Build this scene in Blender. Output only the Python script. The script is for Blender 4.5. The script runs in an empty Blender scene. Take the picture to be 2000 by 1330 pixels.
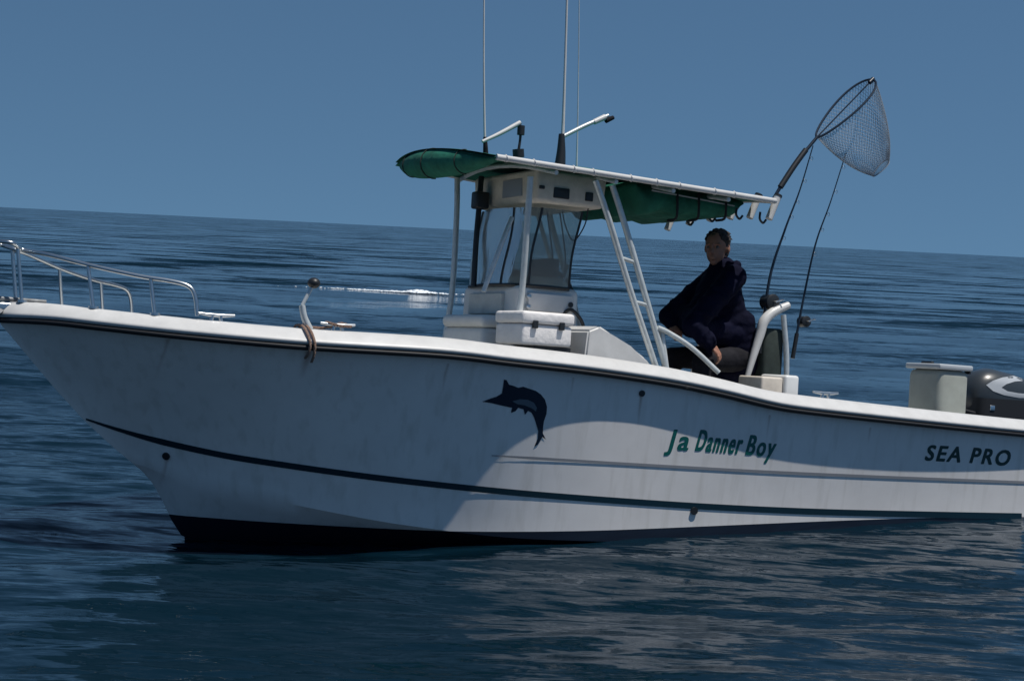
import bpy, bmesh, math, random
import numpy as np
from mathutils import Vector, Matrix
from mathutils.bvhtree import BVHTree
R = math.radians
random.seed(7)
rng = np.random.default_rng(11)
SC = bpy.context.scene
COL = SC.collection

# ------------------------------------------------------------------ camera
F = 3200.0                        # focal length in photograph pixels (2000 wide)
CAM = Vector((0, 0, 1.9))
PITCH, ROLL = math.atan(213.7 / F), math.atan(0.049)
fwd = Vector((0, math.cos(PITCH), -math.sin(PITCH)))
r0 = Vector((1, 0, 0)); u0 = Vector((0, math.sin(PITCH), math.cos(PITCH)))
RGT = r0 * math.cos(ROLL) + u0 * math.sin(ROLL)
UPV = u0 * math.cos(ROLL) - r0 * math.sin(ROLL)
cd = bpy.data.cameras.new('camera'); cam = bpy.data.objects.new('camera', cd); COL.objects.link(cam)
m = Matrix.Identity(4)
for i in range(3):
    m[i][0] = RGT[i]; m[i][1] = UPV[i]; m[i][2] = -fwd[i]; m[i][3] = CAM[i]
cam.matrix_world = m
cd.sensor_width = 36; cd.lens = 36 * F / 2000; cd.clip_start = 0.1; cd.clip_end = 20000
SC.camera = cam

# ------------------------------------------------------------------ light
SUN = Vector((0.85, -0.30, 0.0)); EL = R(70)
SUN.normalize(); SUN = Vector((SUN.x * math.cos(EL), SUN.y * math.cos(EL), math.sin(EL)))
w = bpy.data.worlds.new('World'); SC.world = w; w.use_nodes = True
nt = w.node_tree; bg = nt.nodes['Background']
sky = nt.nodes.new('ShaderNodeTexSky'); sky.sky_type = 'NISHITA'; sky.sun_disc = False
sky.sun_elevation = EL; sky.sun_rotation = math.atan2(SUN.x, SUN.y)
sky.air_density = 1.0; sky.dust_density = 0.0; sky.ozone_density = 3.0; sky.altitude = 0
tcw = nt.nodes.new('ShaderNodeTexCoord'); va = nt.nodes.new('ShaderNodeVectorMath'); va.operation = 'ADD'; va.inputs[1].default_value = (0, 0, 0.24)
vn = nt.nodes.new('ShaderNodeVectorMath'); vn.operation = 'NORMALIZE'
nt.links.new(tcw.outputs['Generated'], va.inputs[0]); nt.links.new(va.outputs[0], vn.inputs[0]); nt.links.new(vn.outputs[0], sky.inputs['Vector'])
hs = nt.nodes.new('ShaderNodeHueSaturation'); hs.inputs['Saturation'].default_value = 0.9
hs.inputs['Value'].default_value = 1.0
tn = nt.nodes.new('ShaderNodeMix'); tn.data_type = 'RGBA'; tn.blend_type = 'MULTIPLY'; tn.inputs['Factor'].default_value = 1
tn.inputs['B'].default_value = (0.54, 0.76, 0.84, 1)
nt.links.new(sky.outputs[0], hs.inputs['Color']); nt.links.new(hs.outputs[0], tn.inputs['A']); nt.links.new(tn.outputs['Result'], bg.inputs['Color'])
bg.inputs['Strength'].default_value = 0.066
sl = bpy.data.lights.new('sun', 'SUN'); sl.energy = 3.6; sl.angle = R(0.5); sl.color = (1, 0.95, 0.88)
so = bpy.data.objects.new('sun', sl); COL.objects.link(so)
so.rotation_euler = SUN.to_track_quat('Z', 'Y').to_euler(); so.location = SUN * 50
SC.view_settings.view_transform = 'Standard'; SC.view_settings.look = 'None'
SC.view_settings.gamma = 1; SC.view_settings.use_curve_mapping = False
SC.view_settings.exposure = 0.30
SC.cycles.max_bounces = 8; SC.cycles.transparent_max_bounces = 12

# ------------------------------------------------------------------ boat frame
# local: x towards the stern, y towards starboard (away from the camera), z up
YAW, BP, HEEL = R(28), R(3.0), R(4.0)
B = Matrix.Translation((0.54, 11.5, 0)) @ Matrix.Rotation(YAW, 4, 'Z') @ Matrix.Rotation(BP, 4, 'Y') @ Matrix.Rotation(-HEEL, 4, 'X')
BI = B.inverted()
CL = BI @ CAM
def ray(px, py):
    d = fwd + RGT * ((px - 1000) / F) + UPV * ((665 - py) / F)
    return (BI.to_3x3() @ d).normalized()
def L(px, py, y):
    """point of the boat's vertical plane y seen at that pixel"""
    d = ray(px, py); t = (y - CL.y) / d.y
    return CL + d * t
def LX(px, py, x):
    d = ray(px, py); t = (x - CL.x) / d.x
    return CL + d * t
def proj(p):
    v = (B @ Vector(p)) - CAM
    z = v.dot(fwd)
    return 1000 + F * v.dot(RGT) / z, 665 - F * v.dot(UPV) / z

# ------------------------------------------------------------------ materials
def mat(name, col, rough=0.5, metal=0.0, spec=0.5, noise=0.0, nscale=6.0, bump=0.0, bscale=40.0, coat=0.0, trans=0.0, dirt=None):
    m = bpy.data.materials.new(name); m.use_nodes = True
    n = m.node_tree.nodes; l = m.node_tree.links; b = n['Principled BSDF']
    b.inputs['Base Color'].default_value = (*col, 1); b.inputs['Roughness'].default_value = rough
    b.inputs['Metallic'].default_value = metal; b.inputs['Specular IOR Level'].default_value = spec
    b.inputs['Coat Weight'].default_value = coat
    tc = n.new('ShaderNodeTexCoord')
    if noise > 0:
        t = n.new('ShaderNodeTexNoise'); t.inputs['Scale'].default_value = nscale; t.inputs['Detail'].default_value = 8
        t.inputs['Roughness'].default_value = 0.65
        l.new(tc.outputs['Object'], t.inputs['Vector'])
        cr = n.new('ShaderNodeMapRange'); cr.inputs['From Min'].default_value = 0.35; cr.inputs['From Max'].default_value = 0.7
        l.new(t.outputs['Fac'], cr.inputs['Value'])
        mx = n.new('ShaderNodeMix'); mx.data_type = 'RGBA'
        mx.inputs['A'].default_value = (*col, 1)
        d = dirt or tuple(c * (1 - noise) for c in col)
        mx.inputs['B'].default_value = (*d, 1)
        l.new(cr.outputs['Result'], mx.inputs['Factor']); l.new(mx.outputs['Result'], b.inputs['Base Color'])
        rr = n.new('ShaderNodeMapRange'); rr.inputs['To Min'].default_value = rough * 0.8; rr.inputs['To Max'].default_value = min(1, rough * 1.4)
        l.new(t.outputs['Fac'], rr.inputs['Value']); l.new(rr.outputs['Result'], b.inputs['Roughness'])
    if bump > 0:
        t2 = n.new('ShaderNodeTexNoise'); t2.inputs['Scale'].default_value = bscale; t2.inputs['Detail'].default_value = 4
        l.new(tc.outputs['Object'], t2.inputs['Vector'])
        bp = n.new('ShaderNodeBump'); bp.inputs['Strength'].default_value = bump; bp.inputs['Distance'].default_value = 0.02
        l.new(t2.outputs['Fac'], bp.inputs['Height']); l.new(bp.outputs['Normal'], b.inputs['Normal'])
    return m
M = {}
M['white'] = mat('white_gelcoat', (0.72, 0.73, 0.72), 0.3, noise=0.12, nscale=3, bump=0.03, bscale=3)
M['cap'] = mat('gunwale_gelcoat', (0.62, 0.62, 0.61), 0.35, noise=0.15, nscale=8, bump=0.05, bscale=5)
M['rubber'] = mat('black_rubber', (0.012, 0.013, 0.016), 0.6)
M['deck'] = mat('deck_gelcoat', (0.62, 0.62, 0.58), 0.6, noise=0.2, nscale=9, bump=0.2, bscale=120)
M['console'] = mat('console_gelcoat', (0.72, 0.72, 0.70), 0.4, noise=0.15, nscale=4)
M['green'] = mat('green_canvas', (0.008, 0.155, 0.10), 0.85, noise=0.5, nscale=7, bump=0.8, bscale=10)
M['alu'] = mat('white_coated_pipe', (0.62, 0.66, 0.66), 0.3, metal=0.25, noise=0.2, nscale=20)
M['steel'] = mat('stainless', (0.55, 0.58, 0.60), 0.22, metal=1.0)
M['galv'] = mat('galvanised_steel', (0.25, 0.26, 0.27), 0.6, metal=0.6, noise=0.3, nscale=20)
M['steel'].node_tree.nodes['Principled BSDF'].inputs['Roughness'].default_value = 0.32
M['dark'] = mat('dark_plastic', (0.015, 0.017, 0.02), 0.45)
M['beige'] = mat('beige_plastic', (0.66, 0.60, 0.52), 0.55, noise=0.25, nscale=10)
M['tank'] = mat('tank_plastic', (0.36, 0.38, 0.34), 0.5, noise=0.2, nscale=6)
M['cushion'] = mat('white_vinyl', (0.78, 0.76, 0.75), 0.5, noise=0.1, nscale=12, bump=0.3, bscale=25)
M['teal'] = mat('dark_teal_stripe', (0.004, 0.022, 0.035), 0.35)
M['letter'] = mat('green_letters', (0.003, 0.11, 0.10), 0.4)
M['letter2'] = mat('dark_letters', (0.006, 0.040, 0.040), 0.4)
M['decal'] = mat('navy_decal', (0.004, 0.012, 0.03), 0.35)
M['decal2'] = mat('grey_decal', (0.10, 0.13, 0.16), 0.35)
M['line'] = mat('grey_line', (0.26, 0.27, 0.29), 0.4)
M['navy'] = mat('navy_cloth', (0.004, 0.005, 0.020), 0.9, spec=0.1, noise=0.5, nscale=9, bump=0.5, bscale=18)
M['trouser'] = mat('charcoal_cloth', (0.020, 0.020, 0.025), 0.9, spec=0.1, noise=0.4, nscale=9, bump=0.5, bscale=18)
M['skin'] = mat('skin', (0.36, 0.17, 0.11), 0.55, noise=0.2, nscale=15)
M['hair'] = mat('dark_hair', (0.035, 0.026, 0.022), 0.7, bump=0.8, bscale=90)
M['net'] = mat('net_cord', (0.24, 0.28, 0.33), 0.8)
M['rope'] = mat('brown_rope', (0.26, 0.17, 0.13), 0.9, bump=0.8, bscale=120)
M['rod'] = mat('rod_blank', (0.012, 0.02, 0.035), 0.3)
M['silver'] = mat('silver_badge', (0.42, 0.45, 0.48), 0.35)
M['foam'] = mat('sea_foam', (0.80, 0.84, 0.88), 0.9, bump=0.6, bscale=12)
M['cloth'] = mat('dark_green_cloth', (0.03, 0.045, 0.04), 0.9, noise=0.4, nscale=12)
M['eye'] = mat('eye_white', (0.16, 0.14, 0.13), 0.3)
def glass():
    m = bpy.data.materials.new('clear_vinyl'); m.use_nodes = True
    n = m.node_tree.nodes; l = m.node_tree.links; n.remove(n['Principled BSDF'])
    out = n['Material Output']
    tr = n.new('ShaderNodeBsdfTransparent'); tr.inputs['Color'].default_value = (0.42, 0.49, 0.46, 1)
    gl = n.new('ShaderNodeBsdfGlossy'); gl.inputs['Roughness'].default_value = 0.25; gl.inputs['Color'].default_value = (0.8, 0.85, 0.85, 1)
    df = n.new('ShaderNodeBsdfDiffuse'); df.inputs['Color'].default_value = (0.35, 0.38, 0.37, 1)
    fr = n.new('ShaderNodeFresnel'); fr.inputs['IOR'].default_value = 1.45
    nz = n.new('ShaderNodeTexNoise'); nz.inputs['Scale'].default_value = 4; nz.inputs['Distortion'].default_value = 1.5
    tc = n.new('ShaderNodeTexCoord'); mp = n.new('ShaderNodeMapping'); mp.inputs['Scale'].default_value = (3, 3, 0.8)
    l.new(tc.outputs['Object'], mp.inputs['Vector']); l.new(mp.outputs['Vector'], nz.inputs['Vector'])
    bp = n.new('ShaderNodeBump'); bp.inputs['Strength'].default_value = 0.25; bp.inputs['Distance'].default_value = 0.02
    l.new(nz.outputs['Fac'], bp.inputs['Height'])
    l.new(bp.outputs['Normal'], gl.inputs['Normal']); l.new(bp.outputs['Normal'], fr.inputs['Normal'])
    m1 = n.new('ShaderNodeMixShader'); l.new(fr.outputs[0], m1.inputs[0]); l.new(tr.outputs[0], m1.inputs[1]); l.new(gl.outputs[0], m1.inputs[2])
    m2 = n.new('ShaderNodeMixShader'); m2.inputs[0].default_value = 0.32
    l.new(m1.outputs[0], m2.inputs[1]); l.new(df.outputs[0], m2.inputs[2])
    l.new(m2.outputs[0], out.inputs['Surface'])
    return m
M['vinyl'] = glass()

# ------------------------------------------------------------------ helpers
ORG = {}
def link(o):
    COL.objects.link(o); return o
def thing(name, label, cat, base, group=None):
    o = link(bpy.data.objects.new(name, None)); o.empty_display_size = 0.2
    o.matrix_world = B @ Matrix.Translation(base)
    o['label'] = label; o['category'] = cat
    if group: o['group'] = group
    ORG[o.name] = Vector(base)
    return o
def mesh(name, V, Fc, m, parent, smooth=True, label=None, kind=None):
    """V in boat coordinates; parent carries the offset"""
    org = ORG[parent.name] if parent else Vector((0, 0, 0))
    V = [Vector(v) for v in V]
    c = sum(V, Vector()) / max(1, len(V))
    me = bpy.data.meshes.new(name); me.from_pydata([v - c for v in V], [], [tuple(f) for f in Fc]); me.update()
    if smooth:
        me.polygons.foreach_set('use_smooth', [True] * len(me.polygons))
    me.materials.append(M[m] if isinstance(m, str) else m)
    o = link(bpy.data.objects.new(name, me)); o.parent = parent
    o.location = c - org
    ORG[o.name] = c
    if label: o['label'] = label
    if kind: o['kind'] = kind
    return o
def bm_mesh(name, bm, m, parent, smooth=False, **k):
    bmesh.ops.recalc_face_normals(bm, faces=bm.faces)
    bm.verts.index_update()
    V = [v.co.copy() for v in bm.verts]; Fc = [[v.index for v in f.verts] for f in bm.faces]; bm.free()
    o = mesh(name, V, Fc, m, parent, smooth, **k)
    if smooth:
        auto(o)
    return o
def auto(o, ang=40):
    me = o.data
    bm = bmesh.new(); bm.from_mesh(me)
    for e in bm.edges:
        if len(e.link_faces) == 2 and e.calc_face_angle(0) > R(ang): e.smooth = False
    for f in bm.faces: f.smooth = True
    bm.to_mesh(me); bm.free()
def spline(P, n=8):
    P = [Vector(p) for p in P]
    if len(P) < 3: return P
    out = []
    Q = [P[0] * 2 - P[1]] + P + [P[-1] * 2 - P[-2]]
    for i in range(1, len(Q) - 2):
        a, b, c, d = Q[i - 1:i + 3]
        for k in range(n):
            t = k / n
            out.append(0.5 * ((2 * b) + (c - a) * t + (2 * a - 5 * b + 4 * c - d) * t * t + (3 * b - a - 3 * c + d) * t ** 3))
    out.append(P[-1]); return out
def tube(P, r, seg=10, bm=None, closed=False):
    own = bm is None
    if own: bm = bmesh.new()
    P = [Vector(p) for p in P]; n = len(P)
    rr = r if isinstance(r, (list, tuple)) else [r] * n
    if len(rr) != n: rr = [np.interp(i / (n - 1), np.linspace(0, 1, len(rr)), rr) for i in range(n)]
    T = []
    for i in range(n):
        a = P[(i - 1) % n] if (closed or i > 0) else P[0]; b = P[(i + 1) % n] if (closed or i < n - 1) else P[-1]
        T.append((b - a).normalized())
    up = Vector((0, 0, 1)) if abs(T[0].z) < 0.9 else Vector((1, 0, 0))
    N = (up - T[0] * up.dot(T[0])).normalized(); rings = []
    for i in range(n):
        N = (N - T[i] * N.dot(T[i])).normalized(); Bn = T[i].cross(N)
        rings.append([bm.verts.new(P[i] + (N * math.cos(2 * math.pi * k / seg) + Bn * math.sin(2 * math.pi * k / seg)) * rr[i]) for k in range(seg)])
    for i in range(n if closed else n - 1):
        a, b = rings[i], rings[(i + 1) % n]
        for k in range(seg):
            bm.faces.new((a[k], a[(k + 1) % seg], b[(k + 1) % seg], b[k]))
    if not closed:
        bm.faces.new(rings[0][::-1]); bm.faces.new(rings[-1])
    return bm
def pipe(name, P, r, m, parent, n=6, seg=10, closed=False, **k):
    return bm_mesh(name, tube(spline(P, n) if n else P, r, seg, closed=closed), m, parent, smooth=True, **k)
def box(lo, hi, bev=0.02, bm=None, seg=3, taper=None, shear=(0, 0)):
    """bevelled box; taper scales the top face; shear moves the top"""
    own = bmesh.new()
    lo, hi = Vector(lo), Vector(hi); c = (lo + hi) / 2; s = hi - lo
    bmesh.ops.create_cube(own, size=1)
    for v in own.verts:
        t = v.co.z > 0
        x, y = v.co.x * s.x, v.co.y * s.y
        if taper and t: x *= taper[0]; y *= taper[1]
        if t: x += shear[0]; y += shear[1]
        v.co = c + Vector((x, y, v.co.z * s.z))
    if bev: bmesh.ops.bevel(own, geom=own.edges[:], offset=bev, segments=seg, affect='EDGES', profile=0.5)
    if bm is None: return own
    tmp = bpy.data.meshes.new('t'); own.to_mesh(tmp); own.free(); bm.from_mesh(tmp); bpy.data.meshes.remove(tmp)
    return bm
def rot_about(bm, p, axis, ang, verts=None):
    bmesh.ops.rotate(bm, verts=verts or bm.verts[:], cent=p, matrix=Matrix.Rotation(ang, 3, axis))
def interp(tab):
    xs, ys = zip(*tab)
    # smooth interpolation of the table
    P = spline([(a, b, 0) for a, b in tab], 10)
    sx = [p.x for p in P]; sy = [p.y for p in P]
    return lambda x: float(np.interp(x, sx, sy) if sx[0] <= x <= sx[-1] else (ys[0] + (x - xs[0]) * (ys[1] - ys[0]) / (xs[1] - xs[0]) if x < xs[0] else ys[-1] + (x - xs[-1]) * (ys[-1] - ys[-2]) / (xs[-1] - xs[-2])))

# ------------------------------------------------------------------ sea
SEA = -0.10
def build_sea():
    def graded(a, b, step, far, g):
        c = list(np.arange(a, b, step)); s = step
        hi = [c[-1]]; lo = [c[0]]
        while hi[-1] < far: s *= g; hi.append(hi[-1] + s)
        s = step
        while lo[-1] > -far: s *= g; lo.append(lo[-1] - s)
        return np.array(lo[:0:-1] + c + hi[1:])
    xs = graded(-5.5, 6.5, 0.045, 8000, 1.035); ys = graded(4.5, 15, 0.04, 8000, 1.022)
    ys = ys[(ys > -400)]
    X, Y = np.meshgrid(xs, ys); sx = np.gradient(xs)[None, :]; sy = np.gradient(ys)[:, None]
    Z = np.zeros_like(X)
    n = 130
    lam = np.exp(rng.uniform(math.log(0.22), math.log(14), n))
    th = math.pi / 2 + 0.15 + rng.normal(0, 0.33, n)
    for i in range(n):
        k = 2 * math.pi / lam[i]; amp = 0.0050 * lam[i] ** 0.85 * (1.0 if lam[i] < 0.5 else 0.72 if lam[i] < 1.4 else 1.0 if lam[i] < 5 else 0.55)
        kx, ky = k * math.cos(th[i]), k * math.sin(th[i])
        lim = np.clip((lam[i] / (np.abs(math.cos(th[i])) * sx + np.abs(math.sin(th[i])) * sy) - 3) / 3, 0, 1)
        ph = kx * X + ky * Y + rng.uniform(0, 6.28) + 0.8 * np.sin(0.31 * X * k ** 0.3 + i) 
        Z += amp * lim * (np.exp(np.sin(ph) * 0.6) - 1.09) * 0.62
    Z -= (X * X + Y * Y) / (2 * 6.37e6)
    Z += SEA
    V = np.stack([X, Y, Z], -1).reshape(-1, 3)
    ny, nx = X.shape
    idx = np.arange(ny * nx).reshape(ny, nx)
    q = np.stack([idx[:-1, :-1], idx[:-1, 1:], idx[1:, 1:], idx[1:, :-1]], -1).reshape(-1, 4)
    me = bpy.data.meshes.new('sea')
    me.vertices.add(len(V)); me.vertices.foreach_set('co', V.ravel())
    me.loops.add(q.size); me.loops.foreach_set('vertex_index', q.ravel())
    me.polygons.add(len(q)); me.polygons.foreach_set('loop_start', np.arange(0, q.size, 4)); me.polygons.foreach_set('loop_total', np.full(len(q), 4))
    me.update(); me.polygons.foreach_set('use_smooth', np.ones(len(q), bool))
    m = bpy.data.materials.new('sea_water'); m.use_nodes = True
    n_ = m.node_tree.nodes; l = m.node_tree.links; b = n_['Principled BSDF']
    b.inputs['Roughness'].default_value = 0.08; b.inputs['IOR'].default_value = 1.333; b.inputs['Specular IOR Level'].default_value = 0.42
    g = n_.new('ShaderNodeNewGeometry')
    nz = n_.new('ShaderNodeTexNoise'); nz.inputs['Scale'].default_value = 0.35; nz.inputs['Detail'].default_value = 3
    l.new(g.outputs['Position'], nz.inputs['Vector'])
    mx = n_.new('ShaderNodeMix'); mx.data_type = 'RGBA'
    mx.inputs['A'].default_value = (0.0015, 0.008, 0.013, 1); mx.inputs['B'].default_value = (0.002, 0.014, 0.027, 1)
    l.new(nz.outputs['Fac'], mx.inputs['Factor']); l.new(mx.outputs['Result'], b.inputs['Base Color'])
    # fine ripples: slopes taken straight from noise, growing where the mesh no longer carries the waves
    ln_ = n_.new('ShaderNodeVectorMath'); ln_.operation = 'LENGTH'; l.new(g.outputs['Position'], ln_.inputs[0])
    def slope_noise(scale, vec, det, near, far, d0, d1):
        mp = n_.new('ShaderNodeMapping'); mp.inputs['Scale'].default_value = vec; mp.inputs['Rotation'].default_value = (0, 0, 0.15)
        l.new(g.outputs['Position'], mp.inputs['Vector'])
        t = n_.new('ShaderNodeTexNoise'); t.inputs['Scale'].default_value = scale; t.inputs['Detail'].default_value = det
        t.inputs['Roughness'].default_value = 0.6; t.inputs['Distortion'].default_value = 0.5
        l.new(mp.outputs['Vector'], t.inputs['Vector'])
        sb = n_.new('ShaderNodeVectorMath'); sb.operation = 'SUBTRACT'; sb.inputs[1].default_value = (0.5, 0.5, 0.5); l.new(t.outputs['Color'], sb.inputs[0])
        ml = n_.new('ShaderNodeVectorMath'); ml.operation = 'MULTIPLY'; ml.inputs[1].default_value = (0.6, 1.0, 0.0); l.new(sb.outputs[0], ml.inputs[0])
        mr = n_.new('ShaderNodeMapRange'); mr.inputs['From Min'].default_value = d0; mr.inputs['From Max'].default_value = d1
        mr.inputs['To Min'].default_value = near; mr.inputs['To Max'].default_value = far; l.new(ln_.outputs['Value'], mr.inputs['Value'])
        sc = n_.new('ShaderNodeVectorMath'); sc.operation = 'SCALE'; l.new(ml.outputs[0], sc.inputs[0]); l.new(mr.outputs['Result'], sc.inputs['Scale'])
        return sc
    q1 = slope_noise(0.45, (0.3, 1, 1), 6, 0.16, 3.6, 11, 60)
    q2 = slope_noise(4.0, (0.3, 1, 1), 6, 0.80, 1.3, 8, 40)
    q3 = slope_noise(13.0, (0.22, 1, 1), 4, 0.85, 0.8, 8, 30)
    a0 = n_.new('ShaderNodeVectorMath'); l.new(q1.outputs[0], a0.inputs[0]); l.new(q3.outputs[0], a0.inputs[1])
    ad = n_.new('ShaderNodeVectorMath'); l.new(a0.outputs[0], ad.inputs[0]); l.new(q2.outputs[0], ad.inputs[1])
    ad2 = n_.new('ShaderNodeVectorMath'); l.new(ad.outputs[0], ad2.inputs[0]); l.new(g.outputs['Normal'], ad2.inputs[1])
    no = n_.new('ShaderNodeVectorMath'); no.operation = 'NORMALIZE'; l.new(ad2.outputs[0], no.inputs[0])
    l.new(no.outputs[0], b.inputs['Normal'])
    me.materials.append(m)
    o = link(bpy.data.objects.new('sea', me)); o['kind'] = 'structure'; o['label'] = 'dark blue open sea with small ripples'
build_sea()

# ------------------------------------------------------------------ hull
tip = L(0, 628, 0.0); XB = tip.x; XT = 3.22
def halfb(x):
    t = max(0, (x - XB) / 2.9)
    if t >= 1: return 1.16 - 0.05 * max(0, (x - 1.0) / 2.1) ** 2
    return 1.16 * (1 - (1 - t) ** 2.3) ** 0.80
cap_py = interp([(-60, 612), (0, 616), (100, 621), (200, 632), (370, 650), (600, 670), (860, 686), (1000, 702), (1150, 719), (1300, 741), (1400, 761), (1500, 785), (1560, 795), (1700, 811), (1850, 827), (2000, 842), (2200, 860)])
def solve_z(x, y, curve):
    lo, hi = -1.0, 3.0
    for _ in range(40):
        mid = (lo + hi) / 2; px, py = proj((x, y, mid))
        if py > curve(px): lo = mid
        else: hi = mid
    return (lo + hi) / 2
# stem profile
stem_pts = [L(px, py, 0) for px, py in [(0, 632), (26, 662), (60, 703), (110, 762), (165, 822), (225, 877), (290, 930), (322, 985), (345, 1040)]]
KB = stem_pts[-1]
keel = [(p.x, p.z) for p in stem_pts] + [(KB.x + 0.45, KB.z - 0.22), (KB.x + 1.2, KB.z - 0.34), (-0.5, -0.52), (XT, -0.42)]
kx = [k[0] for k in keel]; kz = [k[1] for k in keel]
def keelz(x): return float(np.interp(x, kx, kz))
ch_py = interp([(262, 902), (330, 925), (480, 965), (700, 1010), (840, 1032), (1000, 1050), (1200, 1058)])
CS = L(262, 902, 0).x
def chb(x):
    t = max(0, (x - CS) / 3.0)
    return 1.04 if t >= 1 else 1.04 * (1 - (1 - t) ** 1.9) ** 0.9
xa = CS + 2.9
za = solve_z(xa, -chb(xa), ch_py)
def chz(x):
    if x < CS: return keelz(x)
    if x < xa: return max(solve_z(x, -chb(x), ch_py), keelz(x) + 0.005)
    return za + (0.02 - za) * min(1, (x - xa) / 1.5) if za > 0.02 else za
gz_cache = {}
def gz(x):
    k = round(x, 4)
    if k not in gz_cache: gz_cache[k] = solve_z(x, -halfb(x), cap_py)
    return gz_cache[k]
def section(x, n_top=16, n_bot=6):
    g, b = gz(x), halfb(x); c = chb(x) if x > CS else 0.0; zc = chz(x)
    e = float(np.interp(x, [XB, XB + 1.5, XB + 3.5, XB + 5.0, XT], [1.25, 1.2, 1.1, 1.4, 1.7]))
    P = []
    for i in range(n_top + 1):
        t = 1 - i / n_top
        P.append((c + (b - c) * t ** e, zc + (g - zc) * t))
    zk = keelz(x)
    for i in range(1, n_bot + 1):
        t = i / n_bot; P.append((c * (1 - t), zc + (min(zk, zc) - zc) * t))
    return P
xs = [XB + 0.004 + (XT - XB - 0.004) * (i / 90) ** 1.25 for i in range(91)]
SEC = [section(x) for x in xs]; NS = len(SEC[0])
V = []; Fc = []
for x, s in zip(xs, SEC):
    V += [(x, -y, z) for y, z in s] + [(x, y, z) for y, z in s]
W = 2 * NS
for i in range(len(xs) - 1):
    for j in range(NS - 1):
        a = i * W + j; Fc.append((a, a + W, a + W + 1, a + 1))
        a += NS; Fc.append((a, a + 1, a + W + 1, a + W))
# transom
t0 = (len(xs) - 1) * W
for j in range(NS - 1):
    Fc.append((t0 + j, t0 + NS + j, t0 + NS + j + 1, t0 + j + 1))
mh = mat('hull_gelcoat', (0.83, 0.81, 0.79), 0.28, noise=0.12, nscale=2.0, bump=0.06, bscale=1.5, coat=0.3)
# antifouling paint below a level paint line
n = mh.node_tree.nodes; l = mh.node_tree.links; bs = n['Principled BSDF']
P1 = L(340, 1008, 0); P2 = LX(1000, 1046, L(1000, 1046, -1.0).x)
slope = (P2.z - P1.z) / (P2.x - P1.x)
boat = thing('fishing_boat', 'white center console fishing boat with green canvas top on dark blue sea', 'boat', (0, 0, 0))
hull = mesh('hull', V, Fc, mh, boat); auto(hull, 28)
tc = n.new('ShaderNodeTexCoord'); sp = n.new('ShaderNodeSeparateXYZ'); l.new(tc.outputs['Object'], sp.inputs[0])
ho = ORG[hull.name]
hb = BVHTree.FromPolygons([Vector(v) for v in V], Fc)
pp = [hb.ray_cast(CL, ray(*q))[0] for q in [(352, 1009), (600, 1020), (800, 1031), (1000, 1043), (1200, 1036), (1400, 1027), (1600, 1016), (1800, 1011), (1980, 1010)]]
pp = [q for q in pp if q is not None]; A = np.polyfit([q.x - ho.x for q in pp], [q.z - ho.z for q in pp], 3)
m0 = n.new('ShaderNodeMath'); m0.operation = 'MULTIPLY_ADD'; m0.inputs[1].default_value = float(A[0]); m0.inputs[2].default_value = float(A[1]); l.new(sp.outputs['X'], m0.inputs[0])
m1 = n.new('ShaderNodeMath'); m1.operation = 'MULTIPLY_ADD'; l.new(m0.outputs[0], m1.inputs[0]); l.new(sp.outputs['X'], m1.inputs[1]); m1.inputs[2].default_value = float(A[2])
ma = n.new('ShaderNodeMath'); ma.operation = 'MULTIPLY_ADD'; l.new(m1.outputs[0], ma.inputs[0]); l.new(sp.outputs['X'], ma.inputs[1]); ma.inputs[2].default_value = float(A[3])
lt = n.new('ShaderNodeMath'); lt.operation = 'LESS_THAN'; l.new(sp.outputs['Z'], lt.inputs[0]); l.new(ma.outputs[0], lt.inputs[1])
src = bs.inputs['Base Color'].links[0].from_socket
mx = n.new('ShaderNodeMix'); mx.data_type = 'RGBA'; mx.inputs['B'].default_value = (0.010, 0.014, 0.026, 1)
l.new(lt.outputs[0], mx.inputs['Factor']); l.new(src, mx.inputs['A'])
# faint waterline grime and run marks
mp = n.new('ShaderNodeMapping'); mp.inputs['Scale'].default_value = (9, 9, 0.7); l.new(tc.outputs['Object'], mp.inputs['Vector'])
nz = n.new('ShaderNodeTexNoise'); nz.inputs['Scale'].default_value = 1.6; nz.inputs['Detail'].default_value = 6; l.new(mp.outputs['Vector'], nz.inputs['Vector'])
mr = n.new('ShaderNodeMapRange'); mr.inputs['From Min'].default_value = 0.52; mr.inputs['From Max'].default_value = 0.8; mr.inputs['To Max'].default_value = 0.35
l.new(nz.outputs['Fac'], mr.inputs['Value'])
mx2 = n.new('ShaderNodeMix'); mx2.data_type = 'RGBA'; mx2.inputs['B'].default_value = (0.38, 0.36, 0.30, 1)
l.new(mr.outputs['Result'], mx2.inputs['Factor']); l.new(mx.outputs['Result'], mx2.inputs['A'])
mx3 = n.new('ShaderNodeMix'); mx3.data_type = 'RGBA'
l.new(lt.outputs[0], mx3.inputs['Factor']); l.new(mx2.outputs['Result'], mx3.inputs['A']); mx3.inputs['B'].default_value = (0.010, 0.014, 0.026, 1)
l.new(mx3.outputs['Result'], bs.inputs['Base Color'])

bvh = BVHTree.FromPolygons([Vector(v) for v in V], Fc)
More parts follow.
